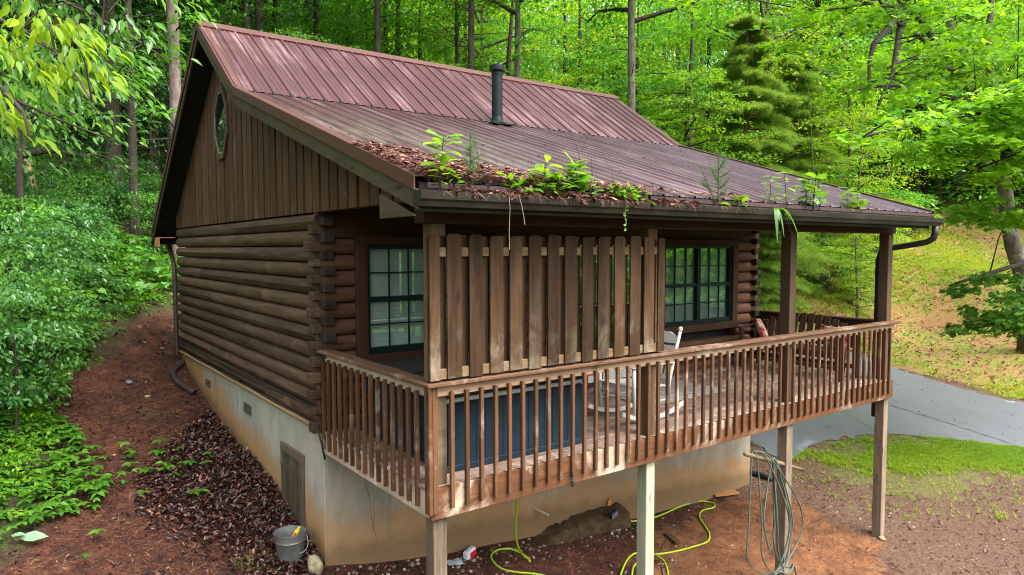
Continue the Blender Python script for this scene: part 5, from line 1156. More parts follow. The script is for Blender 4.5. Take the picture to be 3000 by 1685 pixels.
# hot tub
TUB = plain("tub_panel_navy", (.012, .024, .036), .6, .12, 0, .25, 3); TUBL = plain("tub_lip_grey", (.34, .36, .34), .5)
ht = thing("hot_tub", "navy panelled hot tub with folded dark cover in the porch corner", "hot tub", (1.14, -1.2, 0))
m = MB(); hx, hy = .82, .90; m.box(-hx, hx, -hy, hy, .03, .625, .03)
for i in range(-8, 9): m.box(i*.1-.004, i*.1+.004, -hy-.004, -hy+.01, .06, .6).box(-hx-.004, -hx+.01, i*.108-.004, i*.108+.004, .06, .6)
m.box(-hx-.012, hx+.012, -hy-.012, hy+.012, .0, .06, .008); m.build("cabinet", TUB, ht)
m = MB(); m.box(-hx-.02, hx+.02, -hy-.02, hy+.02, .626, .665, .015); m.build("lip", TUBL, ht)
COV = plain("tub_cover_brown", (.022, .016, .015), .45, .4, 0, .25, 4, .2)
for y0, y1 in ((-hy-.01, -.012), (.012, hy+.01)):
    m = MB(); m.box(-hx-.02, hx+.02, y0, y1, .667, .745, .03); m.build("cover_half", COV, ht)
m = MB(); m.tube([(-.2, .0, .76), (-.12, -.03, .79), (-.02, -.03, .79), (.06, 0, .76)], .012, 6); m.build("handle", COV, ht)

# white rocking chair, facing left
WHT = plain("chair_white", (.60, .60, .54), .5, .4, 0, .12, 4)
rc = thing("rocking_chair", "white slatted wooden rocking chair on the deck beside the screen", "rocking chair", (3.18, -1.63, 0), 0)
hw = .275
for s in (-1, 1):
    m = MB(); m.tube([(.27, s*hw, .10), (.30, s*hw, .42), (.40, s*hw, .75), (.49, s*hw, 1.0)], [.021, .023, .021, .02], 10)
    m.lathe([(.0, 0), (.02, .006), (.028, .022), (.03, .036), (.022, .055), (.0, .062)], (.495, s*hw, 1.0), 12); m.build("back_post", WHT, rc, True)
    m = MB(); m.tube([(-.27, s*hw, .085), (-.29, s*hw, .4), (-.295, s*hw, .64)], [.02, .024, .02], 10); m.build("front_leg", WHT, rc, True)
    m = MB(); P = [(-.48+1.05*t, s*hw, .03+.115*(2*t-1)**2) for t in np.linspace(0, 1, 13)]
    for a, b in zip(P[:-1], P[1:]): m.bar(a, b, .035, .05, (0, 0, 1), .004)
    m.build("rocker", WHT, rc)
    m = MB(); m.box(-.36, .36, s*hw-.045, s*hw+.045, .645, .668, .008); m.build("armrest", WHT, rc)
    m = MB(); m.tube([(-.275, s*hw, .22), (.275, s*hw, .22)], .011, 8); m.build("stretcher", WHT, rc, True)
m = MB()
for i in range(9): a = -.29+i*.066; m.bar((a, -.27, .425-.05*(i/9)), (a, .27, .425-.05*(i/9)), .054, .018, (0, 0, 1), .004)
m.build("seat", WHT, rc)
m = MB(); m.tube([(-.28, -hw, .3), (-.28, hw, .3)], .012, 8); m.tube([(.28, -hw, .28), (.28, hw, .28)], .012, 8); m.build("stretcher", WHT, rc, True)
m = MB(); f = lambda z: .30+.19*((z-.42)/.58)
pl = [(-.26, .86), (.26, .86), (.26, .93), (.14, .985), (-.14, .985), (-.26, .93)]
m.add([(f(z)-.012, y, z) for y, z in pl]+[(f(z)+.012, y, z) for y, z in pl], [tuple(range(6)), tuple(range(11, 5, -1))]+[(i, 6+i, 6+(i+1) % 6, (i+1) % 6) for i in range(6)])
m.bar((f(.79), -.26, .79), (f(.79), .26, .79), .022, .08, (0, 0, 1), .004); m.bar((f(.47), -.26, .47), (f(.47), .26, .47), .022, .06, (0, 0, 1), .004)
for i in range(6): y = -.19+i*.076; m.bar((f(.48), y, .48), (f(.78), y, .78), .04, .012, (1, 0, 0), .003)
m.build("backrest", WHT, rc)

# low bench with orange seat by the door
ob = thing("low_bench", "low wooden bench with orange red seat behind the rocking chair", "bench", (3.15, -.42, 0))
ORS = plain("orange_red_paint", (.42, .075, .018), .5, .4, 0, .2)
m = MB(); m.box(-.42, .55, -.17, .17, .40, .45, .01); m.build("seat", ORS, ob)
m = MB(); m.box(-.42, .55, -.172, -.15, .30, .398).box(-.42, .55, .15, .17, .30, .398); m.build("apron", ORS, ob)
for a in (-.38, .51):
    for b in (-.15, .15): m = MB(); m.box(a-.025, a+.025, b-.025, b+.025, 0, .30, .004); m.build("leg", M_POST_B, ob)
m = MB(); m.box(3.72, 5.32, -1.40, -.32, .003, .012, .003); k = NT("rug_grey"); c = k.coord(); k.princ(k.mix(k.step(k.noise(k.mapping(c, (1, 60, 1)), 1.0, 2), .45, .55), (.20, .19, .185), (.36, .35, .34)), .95, .1)
tag(m.build("door_mat", k.m), "grey ribbed mat lying on the deck before the patio door", "mat")

# slatted bench at the far right end
BEN = wood("bench_stain", (.035, .018, .012), (.13, .07, .045), 'z', None, 0, .55, .35, 20, .3)
bn = thing("porch_bench", "brown slatted arch backed bench at the right end of porch", "bench", (7.45, -1.12, 0))
hl = .82
m = MB()
for i in range(12):
    y = -hl+.07+i*(2*hl-.14)/11; zt = .93-.20*(y/hl)**2
    m.bar((.20, y, .46), (.20+.13*(zt-.46)/.45, y, zt), .105, .018, (1, 0, 0), .004)
m.bar((.205, -hl, .5), (.205, hl, .5), .03, .06, (0, 0, 1), .004); m.build("backrest", BEN, bn)
m = MB()
for i in range(6): m.box(-.27+i*.085, -.27+i*.085+.07, -hl, hl, .41, .43, .004)
m.build("seat", BEN, bn)
m = MB(); m.box(-.29, -.265, -hl, hl, .33, .41, .004); m.box(-.28, -.255, -hl, hl, .16, .22, .004); m.box(.2, .225, -hl, hl, .14, .21, .004); m.build("apron", BEN, bn)
for s in (-1, 1):
    m = MB(); m.bar((-.34, s*(hl+.03), .66), (.32, s*(hl+.03), .70), .12, .025, (0, 0, 1), .006); m.build("armrest", BEN, bn)
    for x in (-.25, .24): m = MB(); m.box(x-.03, x+.03, s*(hl+.03)-.03, s*(hl+.03)+.03, .0, .655, .005); m.build("leg", BEN, bn)
k = NT("floral_cloth"); c = k.coord(); v = k.n("ShaderNodeTexVoronoi"); v.inputs["Scale"].default_value = 16; k.l(k.vmath('ADD', c, k.mapping(k.n("ShaderNodeTexNoise").outputs["Color"], (.2, .2, .2))), v.inputs["Vector"])
sv = k.n("ShaderNodeSeparateColor"); k.l(v.outputs["Color"], sv.inputs[0])
k.princ(k.ramp(sv.outputs[0], [(0, (.42, .03, .025)), (.28, (.50, .06, .04)), (.32, (.36, .33, .24)), (.55, (.42, .38, .28)), (.6, (.10, .14, .09)), (.72, (.45, .42, .36)), (.85, (.5, .10, .07))], 'CONSTANT'), .85, .1); FLOR = k.m
def cushion(label, loc, rot, s=.40):
    n = 15; vs = []; fs = []
    for sd in (1, -1):
        for i in range(n):
            for j in range(n):
                a, b = -1+2*i/(n-1), -1+2*j/(n-1); h = .5*(max(0, 1-a**4)*max(0, 1-b**4))**.55; q = 1-.07*(a*a*b*b < .3)*(1-min(abs(a), abs(b)))*0
                pin = 1-.08*((1-abs(a)**2) if abs(b) > .9 else 0)-.08*((1-abs(b)**2) if abs(a) > .9 else 0)
                vs.append((a*s/2*pin, b*s/2*pin, sd*h*s*.32))
    I = lambda d, i, j: d*n*n+i*n+j
    for d in (0, 1):
        for i in range(n-1):
            for j in range(n-1): fs.append((I(d, i, j), I(d, i+1, j), I(d, i+1, j+1), I(d, i, j+1)))
    m = MB(); m.add(vs, fs); o = m.build("cushion", FLOR, None, True); o.location = loc; o.rotation_euler = rot; return tag(o, label, "cushion")
cushion("red floral cushion leaning on the left arm of the porch bench", (7.42, -.50, .62), (1.15, .1, .55), .42)
cushion("red floral cushion at the right end of the porch bench", (7.50, -1.72, .61), (.15, 1.25, .2), .38)

# black clip hanging on the rim board
q = ony(1676, 1400, -2.425); m = MB(); m.tube([(q[0], q[1], q[2]+.06), (q[0]+.008, q[1]-.004, q[2]+.02), (q[0]-.004, q[1], q[2]-.02)], .006, 6); m.box(q[0]-.014, q[0]+.016, q[1]-.012, q[1]+.01, q[2]-.085, q[2]-.02, .006)
tag(m.build("clip", M_BLACK), "small black clip hanging from the front rim board", "clip")

# ------------------------------------------------------------------ roof debris and the plants rooted in the gutter
def gutx(u): return ony(u, 600, -2.87)[0]
nrm = np.array([0, -.305, .952]); 
def on_roof(x, y, lift=.03): return np.array([x, y, roof_z(y)+lift])
r = np.random.default_rng(300)
def mat_thick(x, y):   # how thick the straw lies at a spot of the lower roof
    top = np.interp(x, [-.4, -.3, 0, .15, .4, .9, 1.2, 1.6, 2.1, 2.5, 3.3, 3.6, 8], [-1.6, -1.66, -1.80, -2.02, -2.25, -2.42, -2.58, -2.66, -2.78, -2.86, -2.80, -2.86, -2.87])
    return np.clip((top-y)/.16+.25*wob(x, y, 6, 9), 0, 1)*(y < top+.15)
c = np.c_[r.uniform(-.36, 3.6, 60000), r.uniform(-2.9, -1.5, 60000)]; c = c[r.random(len(c)) < mat_thick(c[:, 0], c[:, 1])*.95]
c = c[:12000]; n = len(c)
P = np.c_[c, np.interp(c[:, 1], [EAVE[0], BREAK[0]], [EAVE[1], BREAK[1]])+.03+r.random(n)*.05*mat_thick(c[:, 0], c[:, 1])]
a = r.uniform(0, 2*PI, n); ax = np.c_[np.cos(a), np.sin(a), np.sin(a)*.32+r.normal(0, .15, n)]; X, Y, Z = frames(ax, np.tile(nrm, (n, 1))+r.normal(0, .25, (n, 3)))
ROOFSTRAW = litter_mat("roof_straw", [(0, (.03, .011, .010)), (.5, (.105, .036, .025)), (.85, (.21, .085, .055)), (1, (.38, .24, .17))], .6, .3)
tv = [(p[0]-.5, p[1]*1.2, p[2]) for p in NEEDLE[0]]
b1 = stamp(tv, NEEDLE[1], P, X, Y, Z, r.uniform(.05, .13, n)); s_ = r.random(n) < .13
b2 = stamp(LITTER[0], LITTER[1], P[s_]+[0, 0, .012], X[s_], Y[s_], Z[s_], r.uniform(.03, .075, s_.sum()))
ng = 5600; xg = np.concatenate([r.uniform(-.10, 3.0, 3900), r.uniform(3.0, 7.9, ng-3900)]); xg = xg[(xg < 2.7) | (wob(xg, xg*0, 2.2, 71) > .05)]; ng = len(xg); yg = r.uniform(-2.925, -2.82, ng); tall = np.interp(xg, [-.4, 0, 2.8, 3.8, 5.0, 6.8, 8.2], [.0, .055, .055, .015, .025, .015, .0])
zg = 2.385+r.random(ng)*tall; a = r.uniform(0, 2*PI, ng); X, Y, Z = frames(np.c_[np.cos(a), np.sin(a), r.normal(-.1, .5, ng)], np.c_[r.normal(0, .5, (ng, 2)), np.ones(ng)])
b3 = stamp(tv, NEEDLE[1], np.c_[xg, yg, zg], X, Y, Z, r.uniform(.04, .11, ng)); s_ = r.random(ng) < .2
b4 = stamp(LITTER[0], LITTER[1], np.c_[xg, yg, zg][s_], X[s_], Y[s_], Z[s_], r.uniform(.03, .09, s_.sum()))
nh = 420; xh = np.concatenate([r.uniform(-.2, 3.5, 330), r.uniform(3.5, 7, 90)]); ax = np.c_[r.normal(0, .35, nh), -np.abs(r.normal(.3, .35, nh)), -r.uniform(.2, 1, nh)]; X, Y, Z = frames(ax, np.c_[r.normal(0, .4, nh), -np.ones(nh), r.normal(0, .4, nh)])
tv0 = [(p[0], p[1]*1.1, p[2]*2) for p in NEEDLE[0]]
b5 = stamp(tv0, NEEDLE[1], np.c_[xh, np.full(nh, -2.935)+r.normal(0, .004, nh), np.full(nh, 2.415)], X, Y, Z, r.uniform(.03, .13, nh)*r.uniform(.4, 1, nh), np.c_[r.uniform(.2, 1, nh), r.random(nh)])
# single bits strewn over the sheets
nb = 500; cb = np.c_[r.uniform(-.2, 7.8, nb), r.uniform(-2.8, 1.6, nb)]; P = np.c_[cb, np.interp(cb[:, 1], [EAVE[0], BREAK[0]], [EAVE[1], BREAK[1]])+.022]; a = r.uniform(0, 2*PI, nb)
X, Y, Z = frames(np.c_[np.cos(a), np.sin(a), np.sin(a)*.32], np.tile(nrm, (nb, 1))); b6 = stamp(LITTER[0], LITTER[1], P, X, Y, Z, r.uniform(.02, .05, nb), np.c_[r.random(nb)*.7, r.random(nb)])
tag(link("roof_debris", raw_mesh("roof_debris", [b1, b2, b3, b4, b5, b6], [ROOFSTRAW])), "rust brown pine straw matted on the roof edge and gutter", "pine straw", kind="stuff")

LF_SEED = foliage("leaf_seedling", [(0, (.05, .16, .012)), (.5, (.13, .30, .018)), (1, (.30, .46, .03))], .5, .35, .5, .01)
TWIG = plain("twig_bark", (.05, .032, .028), .8, .2)
OAK = ([(0, 0, 0), (.15, .08, .02), (.4, .2, .05), (.7, .28, .04), (.92, .16, 0), (1.02, 0, -.1), (.92, -.16, 0), (.7, -.28, .04), (.4, -.2, .05), (.15, -.08, .02), (.55, 0, -.02)],
       [(0, 10, 2, 1), (10, 4, 3, 2), (10, 6, 5, 4), (0, 9, 8, 10), (10, 8, 7, 6)])
def seedling(label, x, h, nl, size, tpl=OAK, sway=.1, spread=.14, seed=0, stems=1, dense=.25, y=-2.87, name="seedling"):
    kf = 1.0 if x > 3.5 else 1.8; nl = int(nl*kf); size *= 1.0 if x > 3.5 else 1.12
    rr = np.random.default_rng(seed); t = thing(name, label, "seedling", (x, y, 2.39)); m = MB(); P, A, Nn = [], [], []
    for s in range(stems):
        ox = rr.uniform(-1, 1)*.12*(stems > 1)*stems**.5; oy = rr.uniform(-.04, .05)*(stems > 1); hh = h*rr.uniform(.6, 1.0) if s else h; dx, dy = rr.normal(0, sway, 2)*hh
        f = lambda q: np.array([ox+dx*q*q, oy+dy*q*q, hh*q]); m.tube([np.array([0, 0, -.02])]*(stems > 1)+[f(q) for q in (0, .3, .6, .85, 1)], [.005]*(stems > 1)+[.005, .0045, .004, .003, .002], 5, False)
        for i in range(max(2, nl//stems)):
            q = dense+(1-dense)*(i+.5)/max(2, nl//stems); az = i*2.4+rr.uniform(-.4, .4); d = np.array([math.cos(az), math.sin(az), .25]); p = f(min(1, q))
            P.append(p+d*.02); A.append(d*spread/.14+np.array([0, 0, rr.normal(-.1, .3)])); Nn.append((rr.normal(0, .35), rr.normal(0, .35)-.2, 1))
            m.tube([p, p+d*.022], .002, 4, False)
    X, Y, Z = frames(np.array(A), np.array(Nn)); b = stamp(tpl[0], tpl[1], np.array(P), X, Y, Z, rr.uniform(size*.65, size*1.15, len(P)))
    link("stem", (lambda o: (o.data, bpy.data.objects.remove(o))[0])(m.build("stem", TWIG)), t); link("foliage", raw_mesh("foliage", [b], [LF_SEED]), t); return t
seedling("tall oak seedling with lobed leaves nearest the left end of gutter", gutx(1292), .42, 15, .125, seed=1, sway=.06)
seedling("small leafy sprout under the tall oak seedling in the gutter", gutx(1318), .17, 14, .07, LEAF8, seed=2, stems=3, spread=.1)
seedling("bright sweetgum like seedling above the left half of the leafy mass", gutx(1592), .30, 12, .12, seed=3)
seedling("low bushy green growth spilling over gutter left of middle", gutx(1560), .20, 34, .09, LEAF8, seed=4, stems=6)
seedling("yellow green maple seedling standing tallest in the leafy mass", gutx(1690), .34, 15, .12, MAPLE, seed=5)
seedling("dense low green growth spilling over gutter at the middle", gutx(1645), .20, 44, .09, LEAF8, seed=6, stems=8)
seedling("low leafy clump right of the bare twigs on the gutter", gutx(1785), .18, 44, .08, LEAF8, seed=7, stems=8)
seedling("small leafy tuft right after the low clump on gutter", gutx(1835), .14, 26, .07, LEAF8, seed=8, stems=5)
seedling("small bright sprout just right of the second pine seedling", gutx(2142), .14, 14, .11, LEAF8, seed=9, stems=3)
seedling("upright leafy seedling above long drooping blades on gutter", gutx(2275), .42, 22, .12, OAK, seed=10, stems=2)
seedling("bushy maple seedling round the tall bare twig on gutter", gutx(2385), .44, 34, .13, MAPLE, seed=11, stems=4)
seedling("last small maple seedling near the right end of gutter", gutx(2503), .36, 20, .13, MAPLE, seed=12, stems=2)
LF_SN = foliage("needle_seedling", [(0, (.03, .075, .03)), (.5, (.07, .15, .05)), (1, (.15, .26, .08))], .3, .5, .3, .01)
def pine_seedling(label, x, h, R, nb, seed, lean=0.0, extra=0):
    rr = np.random.default_rng(seed); t = thing("pine_seedling", label, "pine seedling", (x, -2.87, 2.39)); m = MB(); P, A = [], []
    def axis(f, L, n0, ln, r0):
        m.tube([f(q) for q in np.linspace(0, 1, 6)], [r0*(1-.6*q) for q in np.linspace(0, 1, 6)], 5, False)
        for i in range(n0):
            q = .12+.88*i/n0; p = f(q); d = (f(min(1, q+.05))-f(max(0, q-.05))); d /= np.linalg.norm(d); a = rr.uniform(0, 2*PI); s = np.array([math.cos(a), math.sin(a), .1]); P.append(p); A.append((d*.75+s*.8)*ln)
    f0 = lambda q: np.array([lean*h*q, 0, h*q]); axis(f0, h, int(260*h/.5), 1.0, .006)
    for i in range(nb):
        q = .22+.62*i/nb; az = i*2.4+rr.uniform(-.3, .3); L = R*(1.1-.6*q)*rr.uniform(.7, 1.1); d = np.array([math.cos(az), math.sin(az)*.7, .55])
        axis(lambda s, p0=f0(q), d=d, L=L: p0+d*L*s*np.array([1, 1, s*.8+.2]), L, int(150*L/.2), .95, .004)
    if extra: axis(lambda s: np.array([-extra*s, .02*s, h*.72*s]), h*.7, 170, 1, .006); axis(lambda s: np.array([-extra*.5-.14*s, 0, h*.36+.04*s]), .2, 70, 1, .003)
    P, A = np.array(P), np.array(A); X, Y, Z = frames(A, rr.normal(0, 1, A.shape)); b = stamp([(p[0], p[1]*.95, p[2]) for p in NEEDLE[0]], NEEDLE[1], P, X, Y, Z, rr.uniform(.05, .09, len(P)))
    link("stem", (lambda o: (o.data, bpy.data.objects.remove(o))[0])(m.build("stem", TWIG)), t); link("foliage", raw_mesh("foliage", [b], [LF_SN]), t)
pine_seedling("slim upright pine seedling growing beside the oak seedling", gutx(1380), .47, .10, 9, 21)
pine_seedling("wide pine seedling with leaning second stem over the roof", gutx(2103), .56, .24, 9, 22, 0, .26)
def twig(label, pts, rad=.005, side=()):
    m = MB(); m.tube(pts, [rad*(1-.75*i/(len(pts)-1)) for i in range(len(pts))], 5)
    for s in side: m.tube(s, [rad*.6, rad*.3], 4)
    tag(m.build("bare_twig", TWIG, None, True), label, "twig")
def tw(u0, u1, v1, n=6, bend=.0, y1=-2.7):
    a = np.array([gutx(u0), -2.87, 2.39]); b = ony(u1, v1, y1); return [a+(b-a)*q+np.array([bend*math.sin(q*PI), 0, 0]) for q in np.linspace(0, 1, n)]
twig("thin bare twig leaning left beside the slim pine seedling", tw(1420, 1388, 385, bend=-.0))
P = tw(1736, 1655, 318, y1=-2.5); P2 = tw(1737, 1731, 428); twig("long bare twig leaning left out of the leafy mass", P, .006)
twig("forked bare twig standing behind the leafy mass", P2, .005, [(P2[1], ony(1752, 470, -2.8)), (P2[2], ony(1742, 465, -2.8)), (P2[1], ony(1765, 520, -2.85))])
twig("short bare twig above the low leafy clump", tw(1803, 1790, 478), .0045)
twig("short bare twig beside the bright seedling on left half", tw(1566, 1557, 466), .0045)
twig("very tall bare twig rising over the right gutter to the trees", tw(2384, 2368, 255, bend=.03), .008)
# drooping blades and a hanging runner
m = MB()
def blade(p, d, L, w, dr): 
    n = 7; d = np.array(d, float); s = np.array([-d[1], d[0], 0]); vs = []
    for i in range(n):
        t = i/(n-1); c0 = np.array(p)+d*L*t*.7+np.array([0, 0, .25*L*t-dr*L*t*t]); ww = w*math.sin(PI*min(.98, .12+.86*t))**.7; vs += [c0+s*ww, c0-s*ww+np.array([0, 0, .004])]
    m.add(vs, [(2*i, 2*i+1, 2*i+3, 2*i+2) for i in range(n-1)])
x0 = gutx(2268)
for dx_, L, dr in ((-.8, .34, 1.35), (-.2, .30, 1.3), (.35, .36, 1.25), (.9, .34, 1.2), (-.5, .22, .9), (.6, .24, .8)): blade((x0+dx_*.05, -2.9, 2.42), (dx_*.8, -.6, 0), L, .022, dr)
o = m.build("drooping_plant", LF_SEED, None, True, False); tag(o, "strappy plant with long leaves drooping over the right gutter", "plant")
m = MB(); x0 = gutx(1890); blade((gutx(1862), -2.9, 2.41), (.9, -.25, 0), .30, .03, .35); o = m.build("drooping_plant", LF_SEED, None, True, False); tag(o, "single long leaf lying along the gutter at the middle", "plant")
x0 = gutx(1815); pts = [(x0+.012*math.sin(i*1.1), -2.94, 2.41-.03*i) for i in range(10)]; m = MB(); m.tube(pts, .003, 5)
b = stamp(LEAF4[0], LEAF4[1], np.array([pts[i//2+2] for i in range(14)]), *frames(r.normal(0, 1, (14, 3)), np.tile([[0, -1, .3]], (14, 1))), r.uniform(.03, .05, 14))
t = thing("hanging_runner", "thin leafy runner hanging from gutter over the privacy screen", "vine", (0, 0, 0)); link("stem", (lambda o: (o.data, bpy.data.objects.remove(o))[0])(m.build("stem", TWIG)), t); link("foliage", raw_mesh("foliage", [b], [LF_SEED]), t)
m = MB(); x0 = gutx(1476); m.tube([(x0, -2.94, 2.41), (x0+.006, -2.945, 2.3), (x0, -2.94, 2.12), (x0+.003, -2.94, 1.98)], .0022, 4); x0 = gutx(1505); m.tube([(x0, -2.94, 2.41), (x0+.02, -2.95, 2.33), (x0+.04, -2.95, 2.24), (x0+.05, -2.95, 2.18)], .003, 4)
tag(m.build("hanging_root", plain("root_pale", (.32, .25, .19), .8)), "pale thin roots dangling from the gutter above the screen", "roots")

# ------------------------------------------------------------------ things on the ground
def sm(pts, n=8):
    """Catmull-Rom through points"""
    P = [np.array(p, float) for p in pts]; P = [2*P[0]-P[1]]+P+[2*P[-1]-P[-2]]; o = []
    for i in range(1, len(P)-2):
        for j in range(n):
            t = j/n; o.append(.5*((2*P[i])+(-P[i-1]+P[i+1])*t+(2*P[i-1]-5*P[i]+4*P[i+1]-P[i+2])*t*t+(-P[i-1]+3*P[i]-3*P[i+1]+P[i+2])*t**3))
    return o+[P[-2]]
GALV = plain("galvanised_steel", (.34, .37, .37), .38, .5, .75, .25, 7)
bp = onground(851, 1640); bk = thing("bucket", "galvanised steel bucket of hand tools by the crawl door", "bucket", bp)
m = MB(); H = .315; m.lathe([(.0, .012), (.128, .0), (.130, .01), (.158, .22), (.163, .225), (.160, .235), (.163, .245), (.167, .30), (.173, .308), (.173, .316), (.166, .316), (.158, .24), (.126, .02), (.0, .02)], (0, 0, 0), 32, False); m.build("pail", GALV, bk, 40)
m = MB(); ang = -.5; c_, s_ = math.cos(ang), math.sin(ang); P = []
for t in np.linspace(0, PI, 16): lx, lz = .172*math.cos(t), -.19*math.sin(t); P.append((c_*lx+s_*.0+.11*math.sin(t)*-s_*-1*-.9, s_*lx-.14*math.sin(t)*c_, .285+lz))
m.tube(P, .004, 6); m.build("bail", GALV, bk, True)
def tool(name, label, cat, col, f):
    m = MB(); f(m); o = m.build(name, plain(name+"_paint", col, .45)); o.location = bp; tag(o, label, cat)
tool("glove", "yellow glove sticking out of the bucket", "glove", (.62, .42, .02), lambda m: m.bar((.0, -.03, .2), (.10, .03, .30), .05, .028, (0, 0, 1), .01).bar((.07, .02, .28), (.13, .05, .318), .028, .02, (0, 0, 1), .006))
tool("trowel", "dark trowel with orange handle lying in the bucket", "trowel", (.35, .07, .02), lambda m: m.tube([(-.02, -.06, .22), (.06, -.01, .28)], .014, 8).bar((-.1, -.1, .17), (-.02, -.06, .22), .06, .006, (0, 0, 1), .002))
tool("paper_card", "white folded paper inside the bucket", "paper", (.70, .72, .74), lambda m: m.bar((-.06, -.09, .20), (-.01, -.02, .245), .07, .006, (0, 0, 1), .001))
tool("red_knob", "small red handle inside the bucket rim", "tool", (.45, .02, .02), lambda m: m.tube([(-.10, .0, .18), (-.115, .01, .262)], .016, 8))
def rock(label, loc, s, mat, seed, name="rock"):
    import bmesh
    rr = np.random.default_rng(seed); bm = bmesh.new(); bmesh.ops.create_icosphere(bm, subdivisions=3, radius=1.0)
    pl = rr.normal(0, 1, (14, 3)); pl /= np.linalg.norm(pl, axis=1, keepdims=True); of = rr.uniform(.62, .95, 14)
    for v in bm.verts:
        p = np.array(v.co)
        for n_, o_ in zip(pl, of):
            t_ = p@n_
            if t_ > o_: p = p-n_*(t_-o_)
        v.co = p*np.array(s)*(1+.02*rr.normal())
    me = bpy.data.meshes.new(name); bm.to_mesh(me); bm.free(); me.materials.append(mat); me.shade_smooth(); me.set_sharp_from_angle(angle=math.radians(28)); o = link(name, me); o.location = loc; o.rotation_euler = (0, 0, seed); return tag(o, label, "rock")
RK1 = plain("rock_olive", (.27, .24, .15), .85, .2, 0, .5, 9, .5); RK2 = plain("rock_slate", (.13, .14, .16), .6, .4, 0, .4, 9, .5)
p = onground(925, 1668); rock("pale olive rock leaning on the front foundation corner", p+np.array([-.03, -.04, .06]), (.10, .10, .15), RK1, 4)
rock("dark grey stone lying in the middle of the path", onground(378, 1124, lift=.02), (.085, .06, .045), RK2, 5)
rock("small tan stone beside the mossy spot on the path", onground(432, 1163, lift=.01), (.05, .04, .03), RK1, 6)
rock("small stone at the foot of the right deck post", onground(2583, 1580, lift=.015), (.06, .05, .04), RK1, 8)
# brown downspout extension bent along the foundation
m = MB(); P = sm([onground(540, 1066, lift=.05), onground(515, 1088, lift=.05), onground(507, 1103, lift=.05), onground(520, 1126, lift=.05), onground(556, 1152, lift=.05), onground(572, 1160, lift=.05)], 14)
m.tube(P, [.052+.004*(i % 2) for i in range(len(P))], 10, False); tag(m.build("drain_pipe", plain("drain_brown", (.040, .028, .030), .35, .5), None, True), "brown corrugated drain elbow lying along the gable foundation", "drain pipe")
m = MB(); P = sm([onground(2190, 1392, lift=.05), onground(2225, 1398, lift=.05), onground(2262, 1412, lift=.03)], 10); m.tube(P, [.05+.004*(i % 2) for i in range(len(P))], 10); tag(m.build("drain_pipe", M_BLACK, None, True), "black corrugated drain pipe beside the right foundation corner", "drain pipe")
# jug
p = onground(1376, 1632); jg = thing("jug", "white plastic jug with red label tipped on the dirt", "jug", p+np.array([0, 0, .05]), .35)
m = MB(); m.obox((0, 0, 0), (1, 0, .12), (0, 1, 0), (-.12, 0, 1), .095, .045, .055, .02); m.build("body", plain("jug_white", (.62, .64, .68), .35), jg)
m = MB(); m.obox((.015, -.0465, -.006), (1, 0, .12), (0, 1, 0), (-.12, 0, 1), .06, .0015, .036); m.build("label", plain("jug_red", (.50, .015, .025), .4, .4, 0, .5, 40), jg)
m = MB(); m.tube([(.09, 0, .012), (.125, 0, .016)], .018, 10); m.build("cap", plain("jug_cap", (.40, .02, .02), .4), jg)
p = onground(1328, 1662); r_ = np.random.default_rng(9); m = MB(); vs = [(a*.06, b*.05, .02+.03*r_.random()) for a in range(-1, 3) for b in range(-1, 3)]; m.add(vs, [(i*4+j, i*4+j+1, i*4+j+5, i*4+j+4) for i in range(3) for j in range(3)])
o = m.build("plastic_scrap", plain("pale_blue_plastic", (.42, .52, .54), .4), None, True, False); o.location = p; tag(o, "crumpled pale blue plastic scrap beside the left deck post", "scrap")
# small stones washed out along the foot of the front wall
rr = np.random.default_rng(70)
ST = [rock("", (0, 0, -9), (1, .8, .6), RK1, 30+i).data for i in range(3)]
for o in [o for o in bpy.data.objects if o.name.startswith("rock") and o.location.z < -8]: bpy.data.objects.remove(o)
V_ = []
bs_ = []
for i in range(260):
    x, y = (rr.uniform(.1, 4.6), -abs(rr.normal(0, .22))-.02) if i < 170 else (rr.uniform(.3, 5), rr.uniform(-2.4, -.2)); me_ = ST[i % 3]; co = np.array([v.co for v in me_.vertices]); a = rr.uniform(0, 6.28); s_ = rr.uniform(.008, .035)
    R_ = np.array([[math.cos(a), -math.sin(a), 0], [math.sin(a), math.cos(a), 0], [0, 0, 1]]); V_ = co@R_.T*s_+np.array([x, y, ghz(x, y)+s_*.2]); F_ = [tuple(p.vertices) for p in me_.polygons]
    bs_.append((V_, np.concatenate([np.array(f) for f in F_]), np.array([len(f) for f in F_]), np.tile([[rr.random(), 0]], (len(co), 1))))
tag(link("gravel", raw_mesh("gravel", bs_, [litter_mat("stone_chips", [(0, (.08, .055, .035)), (.6, (.20, .15, .10)), (1, (.40, .36, .30))], .85)])), "small stones washed out along the front foundation", "gravel", kind="stuff")
# hoses
HG = plain("hose_lime", (.30, .46, .012), .4, .5, 0, .15); HS = plain("hose_sage", (.060, .085, .068), .5, .5, 0, .2, 5); CRD = plain("cord_brown", (.06, .045, .035), .6)
def gpath(pts, lift=.012): return [onground(u, v, lift=lift) if len(q) == 2 else np.array(q) for q in pts for (u, v) in [q[:2]]]
e1 = onground(1548, 1640, lift=.012); h0 = ony(1515, 1462, -1.2); 
m = MB(); P = sm([h0+np.array([0, 0, .1]), h0, h0+(e1-h0)*.45+np.array([-.10, 0, -.1]), h0+(e1-h0)*.82+np.array([-.05, 0, -.08]), e1]+gpath([(1552, 1650), (1538, 1632), (1500, 1613), (1462, 1614), (1440, 1630), (1446, 1650), (1470, 1670), (1510, 1680), (1570, 1686), (1640, 1700)]), 10)
m.tube(P, .0125, 10); tag(m.build("garden_hose", HG, None, True), "lime green hose dropping from the deck and looping on dirt", "garden hose")
